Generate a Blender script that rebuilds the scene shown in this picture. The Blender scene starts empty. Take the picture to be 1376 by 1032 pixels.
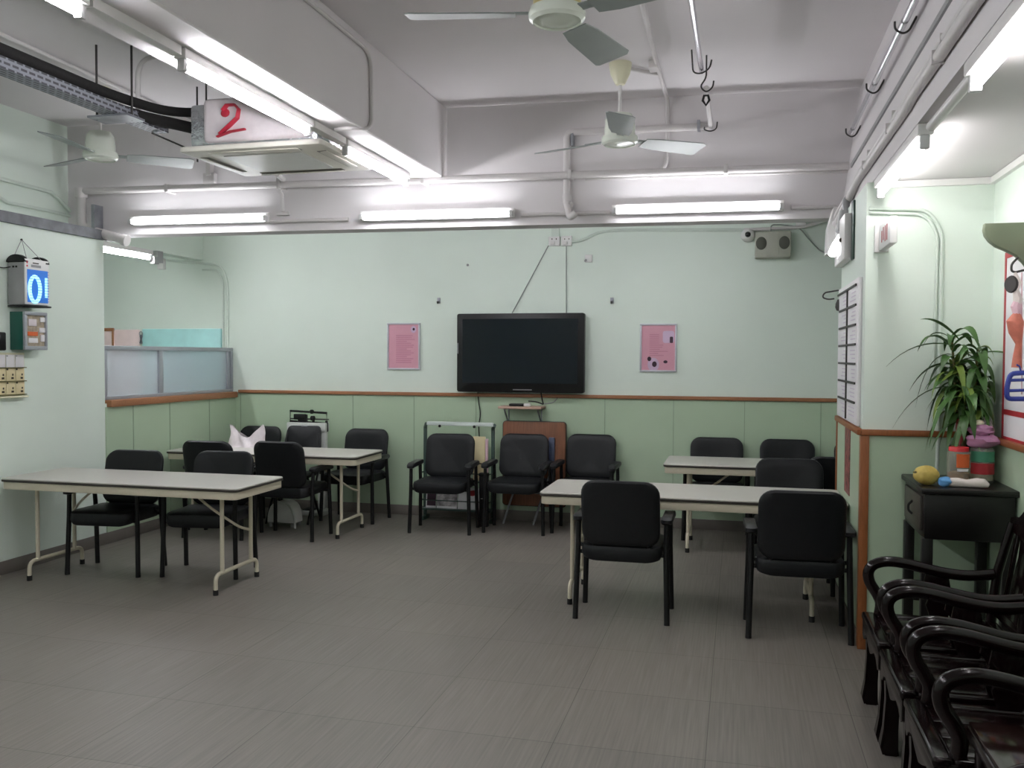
import bpy, bmesh, math, random
from mathutils import Vector, Matrix
R = math.radians
PI = math.pi
sc = bpy.context.scene
COL = sc.collection

# ------------------------------------------------------------------ camera model
F = 1190.0
H = 1.55
def _cam_axes():
    vp = (992.0, 480.0); roll = 0.004
    a, b = vp[0]-688, vp[1]-516
    Y = Vector((a, b, F)).normalized()
    t = -(a*a+b*b+F*F)/(a+b*roll)
    X = -Vector((a+t, b+t*roll, F)).normalized()
    Z = X.cross(Y)
    return X, Y, Z
AX, AY, AZ = _cam_axes()
def ray(u, v):
    d = Vector((u-688.0, v-516.0, F))
    return Vector((AX.dot(d), AY.dot(d), AZ.dot(d)))
def pz(u, v, z):
    d = ray(u, v); t = (z-H)/d.z
    return Vector((d.x*t, d.y*t, z))
def py(u, v, y):
    d = ray(u, v); t = y/d.y
    return Vector((d.x*t, y, H+d.z*t))
def px(u, v, x):
    d = ray(u, v); t = x/d.x
    return Vector((x, d.y*t, H+d.z*t))

cd = bpy.data.cameras.new('camera')
cam = bpy.data.objects.new('camera', cd); COL.objects.link(cam)
m = Matrix(((AX.x, -AX.y, -AX.z, 0), (AY.x, -AY.y, -AY.z, 0), (AZ.x, -AZ.y, -AZ.z, H), (0, 0, 0, 1)))
cam.matrix_world = m
cd.sensor_fit = 'HORIZONTAL'; cd.sensor_width = 36.0; cd.lens = F*36.0/1376.0
cd.clip_start = 0.02; cd.clip_end = 100
sc.camera = cam

# ------------------------------------------------------------------ materials
def lin(c):
    return tuple(((x/255.0)/12.92 if x/255.0 <= 0.04045 else ((x/255.0+0.055)/1.055)**2.4) for x in c) + (1.0,)
def new_mat(name):
    mt = bpy.data.materials.new(name); mt.use_nodes = True
    nt = mt.node_tree
    return mt, nt, nt.nodes['Principled BSDF']
def mat(name, rgb, rough=0.6, metal=0.0, var=0.06, scale=8.0, bump=0.0, bscale=60.0, spec=0.5, coat=0.0, stretch=(1, 1, 1)):
    mt, nt, b = new_mat(name)
    c = lin(rgb)
    tc = nt.nodes.new('ShaderNodeTexCoord'); mp = nt.nodes.new('ShaderNodeMapping')
    mp.inputs['Scale'].default_value = stretch
    nt.links.new(tc.outputs['Object'], mp.inputs['Vector'])
    n = nt.nodes.new('ShaderNodeTexNoise'); n.inputs['Scale'].default_value = scale; n.inputs['Detail'].default_value = 4
    nt.links.new(mp.outputs['Vector'], n.inputs['Vector'])
    r = nt.nodes.new('ShaderNodeValToRGB')
    r.color_ramp.elements[0].position = 0.3; r.color_ramp.elements[1].position = 0.7
    r.color_ramp.elements[0].color = tuple(x*(1-var) for x in c[:3])+(1,)
    r.color_ramp.elements[1].color = tuple(min(1, x*(1+var)) for x in c[:3])+(1,)
    nt.links.new(n.outputs['Fac'], r.inputs['Fac']); nt.links.new(r.outputs['Color'], b.inputs['Base Color'])
    b.inputs['Roughness'].default_value = rough; b.inputs['Metallic'].default_value = metal
    b.inputs['Specular IOR Level'].default_value = spec
    b.inputs['Coat Weight'].default_value = coat
    if bump > 0:
        n2 = nt.nodes.new('ShaderNodeTexNoise'); n2.inputs['Scale'].default_value = bscale; n2.inputs['Detail'].default_value = 3
        nt.links.new(mp.outputs['Vector'], n2.inputs['Vector'])
        bp = nt.nodes.new('ShaderNodeBump'); bp.inputs['Strength'].default_value = bump; bp.inputs['Distance'].default_value = 0.01
        nt.links.new(n2.outputs['Fac'], bp.inputs['Height']); nt.links.new(bp.outputs['Normal'], b.inputs['Normal'])
    return mt
def emit(name, rgb, strength):
    mt, nt, b = new_mat(name)
    b.inputs['Base Color'].default_value = lin(rgb)
    b.inputs['Emission Color'].default_value = lin(rgb); b.inputs['Emission Strength'].default_value = strength
    return mt
def glass_mat(name, rgb, rough=0.0, amount=0.86):
    """thin clear plastic: mostly see-through with a glossy film"""
    mt, nt, b = new_mat(name)
    out = nt.nodes['Material Output']
    b.inputs['Base Color'].default_value = lin(rgb); b.inputs['Roughness'].default_value = rough
    tp = nt.nodes.new('ShaderNodeBsdfTransparent'); tp.inputs['Color'].default_value = lin((246, 246, 240))
    mx = nt.nodes.new('ShaderNodeMixShader'); mx.inputs[0].default_value = amount
    nt.links.new(b.outputs[0], mx.inputs[1]); nt.links.new(tp.outputs[0], mx.inputs[2])
    nt.links.new(mx.outputs[0], out.inputs['Surface'])
    return mt

def floor_material():
    mt, nt, b = new_mat('floor_vinyl')
    L = nt.links.new
    tc = nt.nodes.new('ShaderNodeTexCoord')
    mp = nt.nodes.new('ShaderNodeMapping'); mp.inputs['Location'].default_value = (0.105, 0.14, 0)
    L(tc.outputs['Object'], mp.inputs['Vector'])
    br = nt.nodes.new('ShaderNodeTexBrick')
    br.offset = 0.0; br.squash = 1.0
    br.inputs['Scale'].default_value = 1.0; br.inputs['Mortar Size'].default_value = 0.0016
    br.inputs['Mortar Smooth'].default_value = 0.3
    br.inputs['Brick Width'].default_value = 0.597; br.inputs['Row Height'].default_value = 0.597
    br.inputs['Color1'].default_value = lin((128, 122, 115)); br.inputs['Color2'].default_value = lin((121, 116, 110))
    br.inputs['Mortar'].default_value = lin((74, 69, 64))
    L(mp.outputs['Vector'], br.inputs['Vector'])
    mp2 = nt.nodes.new('ShaderNodeMapping'); mp2.inputs['Scale'].default_value = (95, 2.2, 1)
    L(tc.outputs['Object'], mp2.inputs['Vector'])
    n = nt.nodes.new('ShaderNodeTexNoise'); n.inputs['Scale'].default_value = 1.0; n.inputs['Detail'].default_value = 5
    L(mp2.outputs['Vector'], n.inputs['Vector'])
    rp = nt.nodes.new('ShaderNodeValToRGB')
    rp.color_ramp.elements[0].position = 0.3; rp.color_ramp.elements[1].position = 0.72
    rp.color_ramp.elements[0].color = (0.80, 0.80, 0.80, 1); rp.color_ramp.elements[1].color = (1.1, 1.1, 1.1, 1)
    L(n.outputs['Fac'], rp.inputs['Fac'])
    mx = nt.nodes.new('ShaderNodeMix'); mx.data_type = 'RGBA'; mx.blend_type = 'MULTIPLY'; mx.inputs['Factor'].default_value = 1.0
    L(br.outputs['Color'], mx.inputs['A']); L(rp.outputs['Color'], mx.inputs['B'])
    n3 = nt.nodes.new('ShaderNodeTexNoise'); n3.inputs['Scale'].default_value = 1.3; n3.inputs['Detail'].default_value = 3
    L(tc.outputs['Object'], n3.inputs['Vector'])
    rp3 = nt.nodes.new('ShaderNodeValToRGB')
    rp3.color_ramp.elements[0].color = (0.9, 0.9, 0.9, 1); rp3.color_ramp.elements[1].color = (1.06, 1.05, 1.04, 1)
    L(n3.outputs['Fac'], rp3.inputs['Fac'])
    mx3 = nt.nodes.new('ShaderNodeMix'); mx3.data_type = 'RGBA'; mx3.blend_type = 'MULTIPLY'; mx3.inputs['Factor'].default_value = 1.0
    L(mx.outputs['Result'], mx3.inputs['A']); L(rp3.outputs['Color'], mx3.inputs['B'])
    L(mx3.outputs['Result'], b.inputs['Base Color'])
    b.inputs['Roughness'].default_value = 0.42
    b.inputs['Specular IOR Level'].default_value = 0.4
    bp = nt.nodes.new('ShaderNodeBump'); bp.inputs['Strength'].default_value = 0.12; bp.inputs['Distance'].default_value = 0.004
    L(n.outputs['Fac'], bp.inputs['Height']); L(bp.outputs['Normal'], b.inputs['Normal'])
    return mt

def wainscot_material():
    mt, nt, b = new_mat('wainscot_laminate')
    L = nt.links.new
    tc = nt.nodes.new('ShaderNodeTexCoord')
    n = nt.nodes.new('ShaderNodeTexNoise'); n.inputs['Scale'].default_value = 2.0; n.inputs['Detail'].default_value = 4
    L(tc.outputs['Object'], n.inputs['Vector'])
    r = nt.nodes.new('ShaderNodeValToRGB')
    r.color_ramp.elements[0].color = lin((172, 192, 165)); r.color_ramp.elements[1].color = lin((180, 199, 173))
    L(n.outputs['Fac'], r.inputs['Fac']); L(r.outputs['Color'], b.inputs['Base Color'])
    b.inputs['Roughness'].default_value = 0.38
    return mt

M = {}
M['wall'] = mat('wall_paint_green', (219, 230, 220), 0.55, var=0.025, scale=1.5, bump=0.08, bscale=25)
M['white_wall'] = mat('ceiling_paint', (214, 210, 211), 0.75, var=0.025, scale=1.6, bump=0.06, bscale=18)
M['floor'] = floor_material()
M['wains'] = wainscot_material()
M['seam'] = mat('seam_strip', (146, 164, 140), 0.6)
M['rail'] = mat('rail_wood', (156, 106, 72), 0.45, var=0.15, scale=5, stretch=(3, 30, 30))
M['orange_wood'] = mat('edge_wood', (140, 82, 42), 0.45, var=0.12, scale=6, stretch=(30, 30, 3))
M['base'] = mat('baseboard_vinyl', (112, 106, 100), 0.55)
M['vinyl'] = mat('black_vinyl', (16, 18, 21), 0.46, var=0.12, scale=30, bump=0.10, bscale=220, spec=0.35)
M['blackmetal'] = mat('black_frame', (13, 13, 14), 0.45, var=0.1, spec=0.35)
M['armpad'] = mat('armrest_plastic', (26, 26, 30), 0.4)
M['tabletop'] = mat('table_laminate', (196, 192, 185), 0.32, var=0.02, scale=20)
M['dark_edge'] = mat('table_edge', (52, 46, 40), 0.5)
M['beige'] = mat('beige_metal', (205, 197, 176), 0.45, var=0.03)
M['rubber'] = mat('black_rubber', (22, 22, 22), 0.8)
M['white_plastic'] = mat('white_plastic', (225, 224, 222), 0.4, var=0.02)
M['white_metal'] = mat('white_enamel', (218, 216, 214), 0.4, var=0.03)
M['pipe'] = mat('painted_pipe', (204, 200, 199), 0.45, var=0.04, scale=6)
M['pipe_grn'] = mat('wall_painted_conduit', (205, 216, 206), 0.45, var=0.03)
M['channel'] = mat('dull_channel', (112, 114, 118), 0.6, metal=0.2, var=0.35, scale=9)
M['steel'] = mat('galvanised_steel', (150, 152, 158), 0.38, metal=0.6, var=0.2, scale=12)
M['dark_steel'] = mat('dark_steel', (70, 68, 66), 0.5, metal=0.5)
M['chrome'] = mat('chrome_pole', (225, 225, 230), 0.18, metal=0.85)
M['alu'] = mat('aluminium', (166, 170, 176), 0.4, metal=0.35, var=0.04)
M['foam'] = mat('black_foam', (28, 26, 26), 0.9, bump=0.3, bscale=40)
M['cream'] = mat('cream_plastic', (222, 219, 190), 0.4)
M['blade'] = mat('fan_blade_grey', (140, 147, 144), 0.35, var=0.04)
M['fanwhite'] = mat('fan_enamel', (214, 220, 208), 0.22, var=0.03)
M['yellowed'] = mat('yellowed_motor', (190, 180, 120), 0.35)
M['foil'] = mat('crumpled_foil', (200, 202, 206), 0.25, metal=0.8, var=0.15, scale=25, bump=0.9, bscale=30)
M['bag'] = mat('white_wrap', (214, 205, 208), 0.4, var=0.08, scale=10, bump=0.6, bscale=14)
M['red_paint'] = mat('red_paint', (176, 40, 60), 0.5)
M['acwhite'] = mat('ac_plastic', (222, 218, 208), 0.45)
M['ac_dark'] = mat('ac_slot', (140, 136, 128), 0.6)
M['tvblack'] = mat('tv_gloss_black', (8, 8, 9), 0.38, spec=0.35)
M['tvscreen'] = mat('tv_glass', (12, 19, 27), 0.14, var=0.02, spec=0.35)
M['grey_plastic'] = mat('grey_plastic', (150, 150, 150), 0.45)
M['cable_grey'] = mat('cable_grey', (140, 148, 142), 0.5)
M['frame_silver'] = mat('frame_silver', (196, 198, 204), 0.35, metal=0.2)
M['pink'] = mat('pink_paper', (212, 156, 172), 0.6, var=0.05, scale=5)
M['pink_dark'] = mat('pink_print', (196, 134, 153), 0.6)
M['mauve'] = mat('print_mauve', (205, 180, 205), 0.6)
M['print_dark'] = mat('print_dark', (60, 36, 52), 0.6)
M['paper'] = mat('white_paper', (228, 226, 228), 0.6, var=0.02)
M['cream_card'] = mat('cream_card', (222, 208, 166), 0.6, var=0.04)
M['ink'] = mat('dark_ink', (60, 52, 44), 0.7)
M['blue_cover'] = mat('blue_cover', (74, 82, 106), 0.5)
M['brownboard'] = mat('brown_board', (122, 76, 50), 0.45, var=0.2, scale=5, stretch=(14, 14, 1.2))
M['rosewood'] = mat('rosewood_lacquer', (16, 6, 7), 0.19, var=0.3, scale=5, stretch=(4, 4, 14), coat=0.05, spec=0.3)
M['altar'] = mat('black_lacquer_table', (16, 13, 13), 0.35, var=0.2)
M['drawer'] = mat('drawer_wood', (62, 58, 52), 0.4, var=0.15)
M['green_metal'] = mat('dark_green_metal', (52, 74, 66), 0.4)
M['light_tube_off'] = mat('white_bar', (205, 214, 210), 0.35)
M['leaf'] = mat('leaf_green', (62, 98, 44), 0.42, var=0.4, scale=9)
M['leaf_young'] = mat('leaf_light_green', (112, 136, 56), 0.42, var=0.25, scale=9)
M['leaf_red'] = mat('dry_red_leaf', (120, 36, 30), 0.5)
M['stem'] = mat('cane_stem', (110, 104, 60), 0.6)
M['red'] = mat('red_plastic', (206, 40, 48), 0.4)
M['red_deep'] = mat('deep_red', (168, 36, 46), 0.5)
M['orange'] = mat('orange_label', (214, 98, 44), 0.5)
M['green_label'] = mat('green_label', (70, 140, 110), 0.5)
M['lilac'] = mat('lilac_cloth', (186, 136, 170), 0.75, var=0.1, bump=0.4, bscale=30)
M['fruit'] = mat('yellow_fruit', (190, 166, 84), 0.5, var=0.12, scale=14, bump=0.25, bscale=60)
M['blue_cloth'] = mat('light_blue_cloth', (100, 160, 214), 0.8)
M['white_cloth'] = mat('white_cloth', (222, 212, 206), 0.85, var=0.05, bump=0.3, bscale=30)
M['blue_plastic'] = mat('blue_plastic', (44, 62, 150), 0.4)
M['coral'] = mat('coral_fabric', (200, 116, 96), 0.6, var=0.15, scale=30)
M['pale_pink'] = mat('pale_pink_ribbon', (222, 186, 196), 0.6)
M['olive'] = mat('olive_paint', (116, 125, 102), 0.5, var=0.04)
M['jar'] = glass_mat('clear_jar', (236, 236, 228), 0.05)
M['jar_fill'] = mat('jar_contents', (146, 104, 66), 0.7, var=0.4, scale=40)
M['frost'] = None
M['faint'] = mat('faint_print', (206, 196, 210), 0.6)
M['teal'] = mat('teal_board', (176, 226, 224), 0.55)
M['pinkboard'] = mat('pale_pink_board', (238, 216, 214), 0.55)
M['greenbox'] = mat('green_box', (24, 92, 78), 0.45)
M['kit'] = mat('kit_contents', (164, 152, 132), 0.7, var=0.3, scale=40)
M['blueglow'] = emit('uv_panel', (44, 108, 190), 0.15)
M['uvtube'] = emit('uv_tube', (170, 232, 250), 0.36)
M['tube'] = emit('fluorescent_tube', (250, 250, 255), 36.0)
M['tube_cross'] = emit('cross_fluorescent_tube', (248, 250, 255), 9.5)  # weaker output for the lamps on the cross beam front
M['bulb_glow'] = emit('bulb_glow', (250, 250, 255), 4.0)
M['tube_mid'] = emit('mid_fluorescent_tube', (250, 250, 255), 21.0)  # output lowered to cut the hot glow at the left beam end
M['tube_added'] = emit('added_rear_tube', (248, 250, 255), 9.5)  # for the added fill lamps behind the cross beam
M['tube_right'] = emit('right_fluorescent_tube', (252, 250, 250), 11.5)  # weaker output for the right side lamps
M['tubeend'] = mat('lamp_cap', (200, 200, 200), 0.4)
M['speaker_grey'] = mat('grey_box', (176, 177, 164), 0.5)
M['mesh_grey'] = mat('speaker_mesh', (92, 92, 84), 0.7, bump=0.6, bscale=300)
M['lens'] = mat('camera_lens', (10, 10, 12), 0.12)
M['magenta_print'] = mat('red_photo', (128, 70, 66), 0.5, var=0.95, scale=24)
M['white_print'] = mat('grey_photo', (176, 170, 172), 0.5, var=0.7, scale=16)
M['scale_white'] = mat('scale_enamel', (206, 208, 204), 0.4)

def perforated():
    mt, nt, b = new_mat('perforated_steel')
    L = nt.links.new
    tc = nt.nodes.new('ShaderNodeTexCoord'); sx = nt.nodes.new('ShaderNodeSeparateXYZ'); L(tc.outputs['Object'], sx.inputs[0])
    ad = nt.nodes.new('ShaderNodeMath'); ad.operation = 'ADD'; L(sx.outputs['X'], ad.inputs[0]); L(sx.outputs['Z'], ad.inputs[1])
    cb = nt.nodes.new('ShaderNodeCombineXYZ'); L(sx.outputs['Y'], cb.inputs['X']); L(ad.outputs[0], cb.inputs['Y'])
    br = nt.nodes.new('ShaderNodeTexBrick'); br.offset = 0.5
    br.inputs['Scale'].default_value = 1.0; br.inputs['Brick Width'].default_value = 0.055; br.inputs['Row Height'].default_value = 0.027
    br.inputs['Mortar Size'].default_value = 0.0075; br.inputs['Mortar Smooth'].default_value = 0.1
    br.inputs['Color1'].default_value = lin((66, 66, 72)); br.inputs['Color2'].default_value = lin((80, 80, 86)); br.inputs['Mortar'].default_value = lin((140, 142, 150))
    L(cb.outputs[0], br.inputs['Vector']); L(br.outputs['Color'], b.inputs['Base Color'])
    b.inputs['Roughness'].default_value = 0.5; b.inputs['Metallic'].default_value = 0.2
    return mt
M['perforated'] = perforated()
M['tea_top'] = mat('polished_plank', (30, 14, 13), 0.12, var=0.3, scale=5, stretch=(3, 14, 14), spec=0.5)

def frosted():
    mt, nt, b = new_mat('frosted_glass')
    L = nt.links.new
    out = nt.nodes['Material Output']
    b.inputs['Base Color'].default_value = lin((228, 232, 238)); b.inputs['Roughness'].default_value = 0.25
    tr = nt.nodes.new('ShaderNodeBsdfTranslucent'); tr.inputs['Color'].default_value = lin((236, 240, 244))
    tp = nt.nodes.new('ShaderNodeBsdfTransparent'); tp.inputs['Color'].default_value = lin((240, 244, 248))
    m1 = nt.nodes.new('ShaderNodeMixShader'); m1.inputs[0].default_value = 0.45
    L(b.outputs[0], m1.inputs[1]); L(tr.outputs[0], m1.inputs[2])
    m2 = nt.nodes.new('ShaderNodeMixShader'); m2.inputs[0].default_value = 0.5
    L(m1.outputs[0], m2.inputs[1]); L(tp.outputs[0], m2.inputs[2])
    L(m2.outputs[0], out.inputs['Surface'])
    return mt
M['frost'] = frosted()

# ------------------------------------------------------------------ mesh builder
class MB:
    def __init__(s): s.bm = bmesh.new()
    def _new(s, geom_verts, mtx=None):
        if mtx is not None:
            bmesh.ops.transform(s.bm, matrix=mtx, verts=geom_verts)
        return s
    def box(s, x0, x1, y0, y1, z0, z1, bev=0.0, seg=2, mtx=None):
        if x0 > x1: x0, x1 = x1, x0
        if y0 > y1: y0, y1 = y1, y0
        if z0 > z1: z0, z1 = z1, z0
        b2 = bmesh.new()
        r = bmesh.ops.create_cube(b2, size=1.0)
        bmesh.ops.scale(b2, vec=(x1-x0, y1-y0, z1-z0), verts=b2.verts)
        bmesh.ops.translate(b2, vec=((x0+x1)/2, (y0+y1)/2, (z0+z1)/2), verts=b2.verts)
        if bev > 0:
            bmesh.ops.bevel(b2, geom=list(b2.edges), offset=bev, segments=seg, affect='EDGES', profile=0.5)
        return s._merge(b2, mtx)
    def _merge(s, b2, mtx=None):
        if mtx is not None: bmesh.ops.transform(b2, matrix=mtx, verts=b2.verts)
        mp = {}
        for v in b2.verts: mp[v] = s.bm.verts.new(v.co)
        for f in b2.faces:
            try: s.bm.faces.new([mp[v] for v in f.verts])
            except ValueError: pass
        b2.free()
        return s
    def cyl(s, p0, p1, r0, r1=None, seg=14):
        r1 = r0 if r1 is None else r1
        return s.tube([p0, p1], [r0, r1], seg)
    def tube(s, pts, r, seg=10, closed=False, flat=None):
        pts = [Vector(p) for p in pts]
        n = len(pts)
        rad = r if isinstance(r, (list, tuple)) else [r]*n
        tang = []
        for i in range(n):
            if closed: t = pts[(i+1) % n]-pts[i-1]
            elif i == 0: t = pts[1]-pts[0]
            elif i == n-1: t = pts[-1]-pts[-2]
            else: t = (pts[i+1]-pts[i]).normalized()+(pts[i]-pts[i-1]).normalized()
            tang.append(t.normalized() if t.length > 1e-9 else Vector((0, 0, 1)))
        up = Vector((0, 0, 1)) if abs(tang[0].z) < 0.9 else Vector((1, 0, 0))
        nrm = (up-tang[0]*up.dot(tang[0])).normalized()
        rings = []
        for i in range(n):
            if i > 0:
                nrm = (nrm-tang[i]*nrm.dot(tang[i]))
                nrm = nrm.normalized() if nrm.length > 1e-6 else Vector((1, 0, 0))
            bn = tang[i].cross(nrm)
            k = 1.0
            if 0 < i < n-1:
                c = tang[i].dot((pts[i+1]-pts[i]).normalized()); k = 1.0/max(0.6, c)
            ring = []
            for j in range(seg):
                a = 2*PI*j/seg
                fx = 1.0 if flat is None else flat
                ring.append(s.bm.verts.new(pts[i]+nrm*(math.cos(a)*rad[i]*fx)+bn*(math.sin(a)*rad[i])))
            rings.append(ring)
        rng = n if closed else n-1
        for i in range(rng):
            A, B = rings[i], rings[(i+1) % n]
            for j in range(seg):
                s.bm.faces.new((A[j], A[(j+1) % seg], B[(j+1) % seg], B[j]))
        if not closed:
            s.bm.faces.new(list(reversed(rings[0]))); s.bm.faces.new(rings[-1])
        return s
    def lathe(s, prof, seg=24, c=(0, 0, 0), mtx=None, cap=True):
        b2 = bmesh.new(); rings = []
        for r, z in prof:
            if r < 1e-6: rings.append([b2.verts.new((c[0], c[1], c[2]+z))])
            else: rings.append([b2.verts.new((c[0]+r*math.cos(2*PI*j/seg), c[1]+r*math.sin(2*PI*j/seg), c[2]+z)) for j in range(seg)])
        for A, B in zip(rings, rings[1:]):
            for j in range(seg):
                k = (j+1) % seg
                if len(A) == 1 and len(B) == 1: continue
                if len(A) == 1: b2.faces.new((A[0], B[k], B[j]))
                elif len(B) == 1: b2.faces.new((A[j], A[k], B[0]))
                else: b2.faces.new((A[j], A[k], B[k], B[j]))
        if cap:
            if len(rings[0]) > 1: b2.faces.new(list(reversed(rings[0])))
            if len(rings[-1]) > 1: b2.faces.new(rings[-1])
        bmesh.ops.recalc_face_normals(b2, faces=b2.faces)
        return s._merge(b2, mtx)
    def prism(s, poly, d0, d1, plane='xy', bev=0.0, seg=2, mtx=None):
        b2 = bmesh.new()
        def P(a, b, d):
            return {'xy': (a, b, d), 'xz': (a, d, b), 'yz': (d, a, b)}[plane]
        A = [b2.verts.new(P(a, b, d0)) for a, b in poly]
        B = [b2.verts.new(P(a, b, d1)) for a, b in poly]
        n = len(poly)
        fa = b2.faces.new(A); fb = b2.faces.new(list(reversed(B)))
        for i in range(n):
            b2.faces.new((A[i], B[i], B[(i+1) % n], A[(i+1) % n]))
        bmesh.ops.recalc_face_normals(b2, faces=b2.faces)
        if bev > 0:
            es = list(set(list(fa.edges)+list(fb.edges)))
            bmesh.ops.bevel(b2, geom=es, offset=bev, segments=seg, affect='EDGES', profile=0.5)
        return s._merge(b2, mtx)
    def ring_pad(s, outline, layers, fn=None, center=(0, 0)):
        # layers: list of (scale, inset_offset, w): closed body of stacked outlines; ends are capped by fans
        b2 = bmesh.new(); rings = []
        for sc_, w in layers:
            rings.append([(center[0]+(a-center[0])*sc_, center[1]+(b-center[1])*sc_, w) for a, b in outline])
        f = fn or (lambda p: p)
        vr = [[b2.verts.new(f(p)) for p in ring] for ring in rings]
        n = len(outline)
        for A, B in zip(vr, vr[1:]):
            for j in range(n):
                b2.faces.new((A[j], A[(j+1) % n], B[(j+1) % n], B[j]))
        for ring, w, rev in ((vr[0], layers[0][1], True), (vr[-1], layers[-1][1], False)):
            cv = b2.verts.new(f((center[0], center[1], w)))
            for j in range(n):
                a, b = ring[j], ring[(j+1) % n]
                b2.faces.new((b, a, cv) if rev else (a, b, cv))
        bmesh.ops.recalc_face_normals(b2, faces=b2.faces)
        return s._merge(b2)
    def blob(s, c, r, sub=3, squash=(1, 1, 1), noise=0.0, seed=0, mtx=None):
        b2 = bmesh.new(); bmesh.ops.create_icosphere(b2, subdivisions=sub, radius=1.0)
        rnd = random.Random(seed); ph = [rnd.uniform(0, 6.28) for _ in range(9)]
        for v in b2.verts:
            p = v.co.copy()
            k = 1+noise*(math.sin(3*p.x+ph[0])*math.sin(4*p.y+ph[1])+0.6*math.sin(6*p.z+ph[2]+2*p.x))
            v.co = Vector((p.x*r*squash[0]*k+c[0], p.y*r*squash[1]*k+c[1], p.z*r*squash[2]*k+c[2]))
        return s._merge(b2, mtx)
    def quad(s, pts):
        s.bm.faces.new([s.bm.verts.new(p) for p in pts]); return s

def rrect(x0, x1, y0, y1, r, n=5):
    pts = []
    for cx, cy, a0 in ((x1-r, y0+r, -90), (x1-r, y1-r, 0), (x0+r, y1-r, 90), (x0+r, y0+r, 180)):
        for i in range(n+1):
            a = R(a0+90*i/n); pts.append((cx+r*math.cos(a), cy+r*math.sin(a)))
    return pts
def fillet(pts, rad, n=5):
    pts = [Vector(p) for p in pts]; out = [pts[0]]
    for i in range(1, len(pts)-1):
        a, b, c = pts[i-1], pts[i], pts[i+1]
        d0, d1 = (a-b), (c-b)
        k = min(rad, d0.length*0.48, d1.length*0.48)
        p0 = b+d0.normalized()*k; p1 = b+d1.normalized()*k
        for j in range(n+1):
            t = j/n
            out.append(p0*(1-t)**2+b*2*t*(1-t)+p1*t*t)
    out.append(pts[-1]); return out

def _obj(name, mb, m, angle=38):
    me = bpy.data.meshes.new(name)
    bm = mb.bm
    bmesh.ops.recalc_face_normals(bm, faces=bm.faces)
    bm.to_mesh(me); bm.free()
    me.polygons.foreach_set('use_smooth', [True]*len(me.polygons))
    me.set_sharp_from_angle(angle=R(angle))
    me.materials.append(m)
    o = bpy.data.objects.new(name, me); COL.objects.link(o)
    return o
def tag(o, label=None, cat=None, group=None, kind=None):
    if label: o['label'] = label
    if cat: o['category'] = cat
    if group: o['group'] = group
    if kind: o['kind'] = kind
    return o
def empty(name, loc, rz=0.0, label=None, cat=None, group=None, kind=None):
    o = bpy.data.objects.new(name, None); o.empty_display_size = 0.1; COL.objects.link(o)
    o.location = loc; o.rotation_euler = (0, 0, rz)
    return tag(o, label, cat, group, kind)
def part(name, mb, m, parent, world=False, label=None, kind=None, angle=38):
    if world:
        p = parent; off = Vector((0, 0, 0))
        while p: off += Vector(p.location); p = p.parent
        bmesh.ops.translate(mb.bm, vec=-off, verts=mb.bm.verts)
    o = _obj(name, mb, m, angle); o.parent = parent
    if label: o['label'] = label
    if kind: o['kind'] = kind
    return o
def single(name, mb, m, label, cat, group=None, kind=None, angle=38):
    vs = [v.co for v in mb.bm.verts]
    c = Vector(((min(v.x for v in vs)+max(v.x for v in vs))/2, (min(v.y for v in vs)+max(v.y for v in vs))/2, min(v.z for v in vs)))
    bmesh.ops.translate(mb.bm, vec=-c, verts=mb.bm.verts)
    o = _obj(name, mb, m, angle); o.location = c
    return tag(o, label, cat, group, kind)
def struct(name, mb, m, angle=38):
    o = _obj(name, mb, m, angle); o['kind'] = 'structure'; return o
def copy_tree(o, parent=None):
    c = o.copy(); COL.objects.link(c)
    if parent is not None: c.parent = parent
    for ch in list(o.children): copy_tree(ch, c)
    return c

# ------------------------------------------------------------------ setting
ZC = 3.42; D = 8.1; XL = -5.0; XU = -5.36; XP = 0.645; YP = 5.0; XR = 1.255; XB = 1.45
struct('floor', MB().box(-8.2, 1.7, -3.2, 8.3, -0.1, 0), M['floor'])
struct('ceiling', MB().box(-8.2, 1.7, -3.2, 8.3, ZC, ZC+0.12), M['white_wall'])
struct('wall_back', MB().box(-8.2, 1.7, D, D+0.15, 0, ZC), M['wall'])
struct('wall_rear', MB().box(-8.2, 1.7, -3.15, -3.0, 0, ZC), M['wall'])
struct('wall_left', MB().box(XU-0.15, XL, -3.0, 6.17, 0, 2.5), M['wall'])
struct('wall_left_upper', MB().box(XU-0.15, XU, -3.0, D, 2.53, ZC).box(XU-0.15, XU, -3.0, 6.17, 2.5, 2.53), M['wall'])
struct('wall_left_half', MB().box(XL-0.1, XL, 6.17, D, 0, 1.15), M['wall'])
struct('wall_side_room', MB().box(-8.2, -8.05, -3.0, D, 0, ZC).box(-8.05, XU-0.15, 5.2, 5.35, 0, ZC), M['wall'])
struct('wall_right', MB().box(XR, XR+0.2, -3.0, YP, 0, 2.47), M['wall'])
struct('wall_right_alcove', MB().box(XB, XB+0.15, 6.13, D, 0, 2.47), M['wall'])
struct('pillar', MB().box(XP, XB, YP, 6.13, 0, 2.47), M['wall'])
struct('beam_left', MB().box(-2.55, -2.15, -3.0, 6.45, 2.88, ZC, bev=0.008, seg=1), M['white_wall'])
struct('beam_right', MB().prism([(0.80, ZC), (0.672, 2.47), (1.6, 2.47), (1.6, ZC)], -3.0, 6.75, 'xz'), M['white_wall'])
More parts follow.
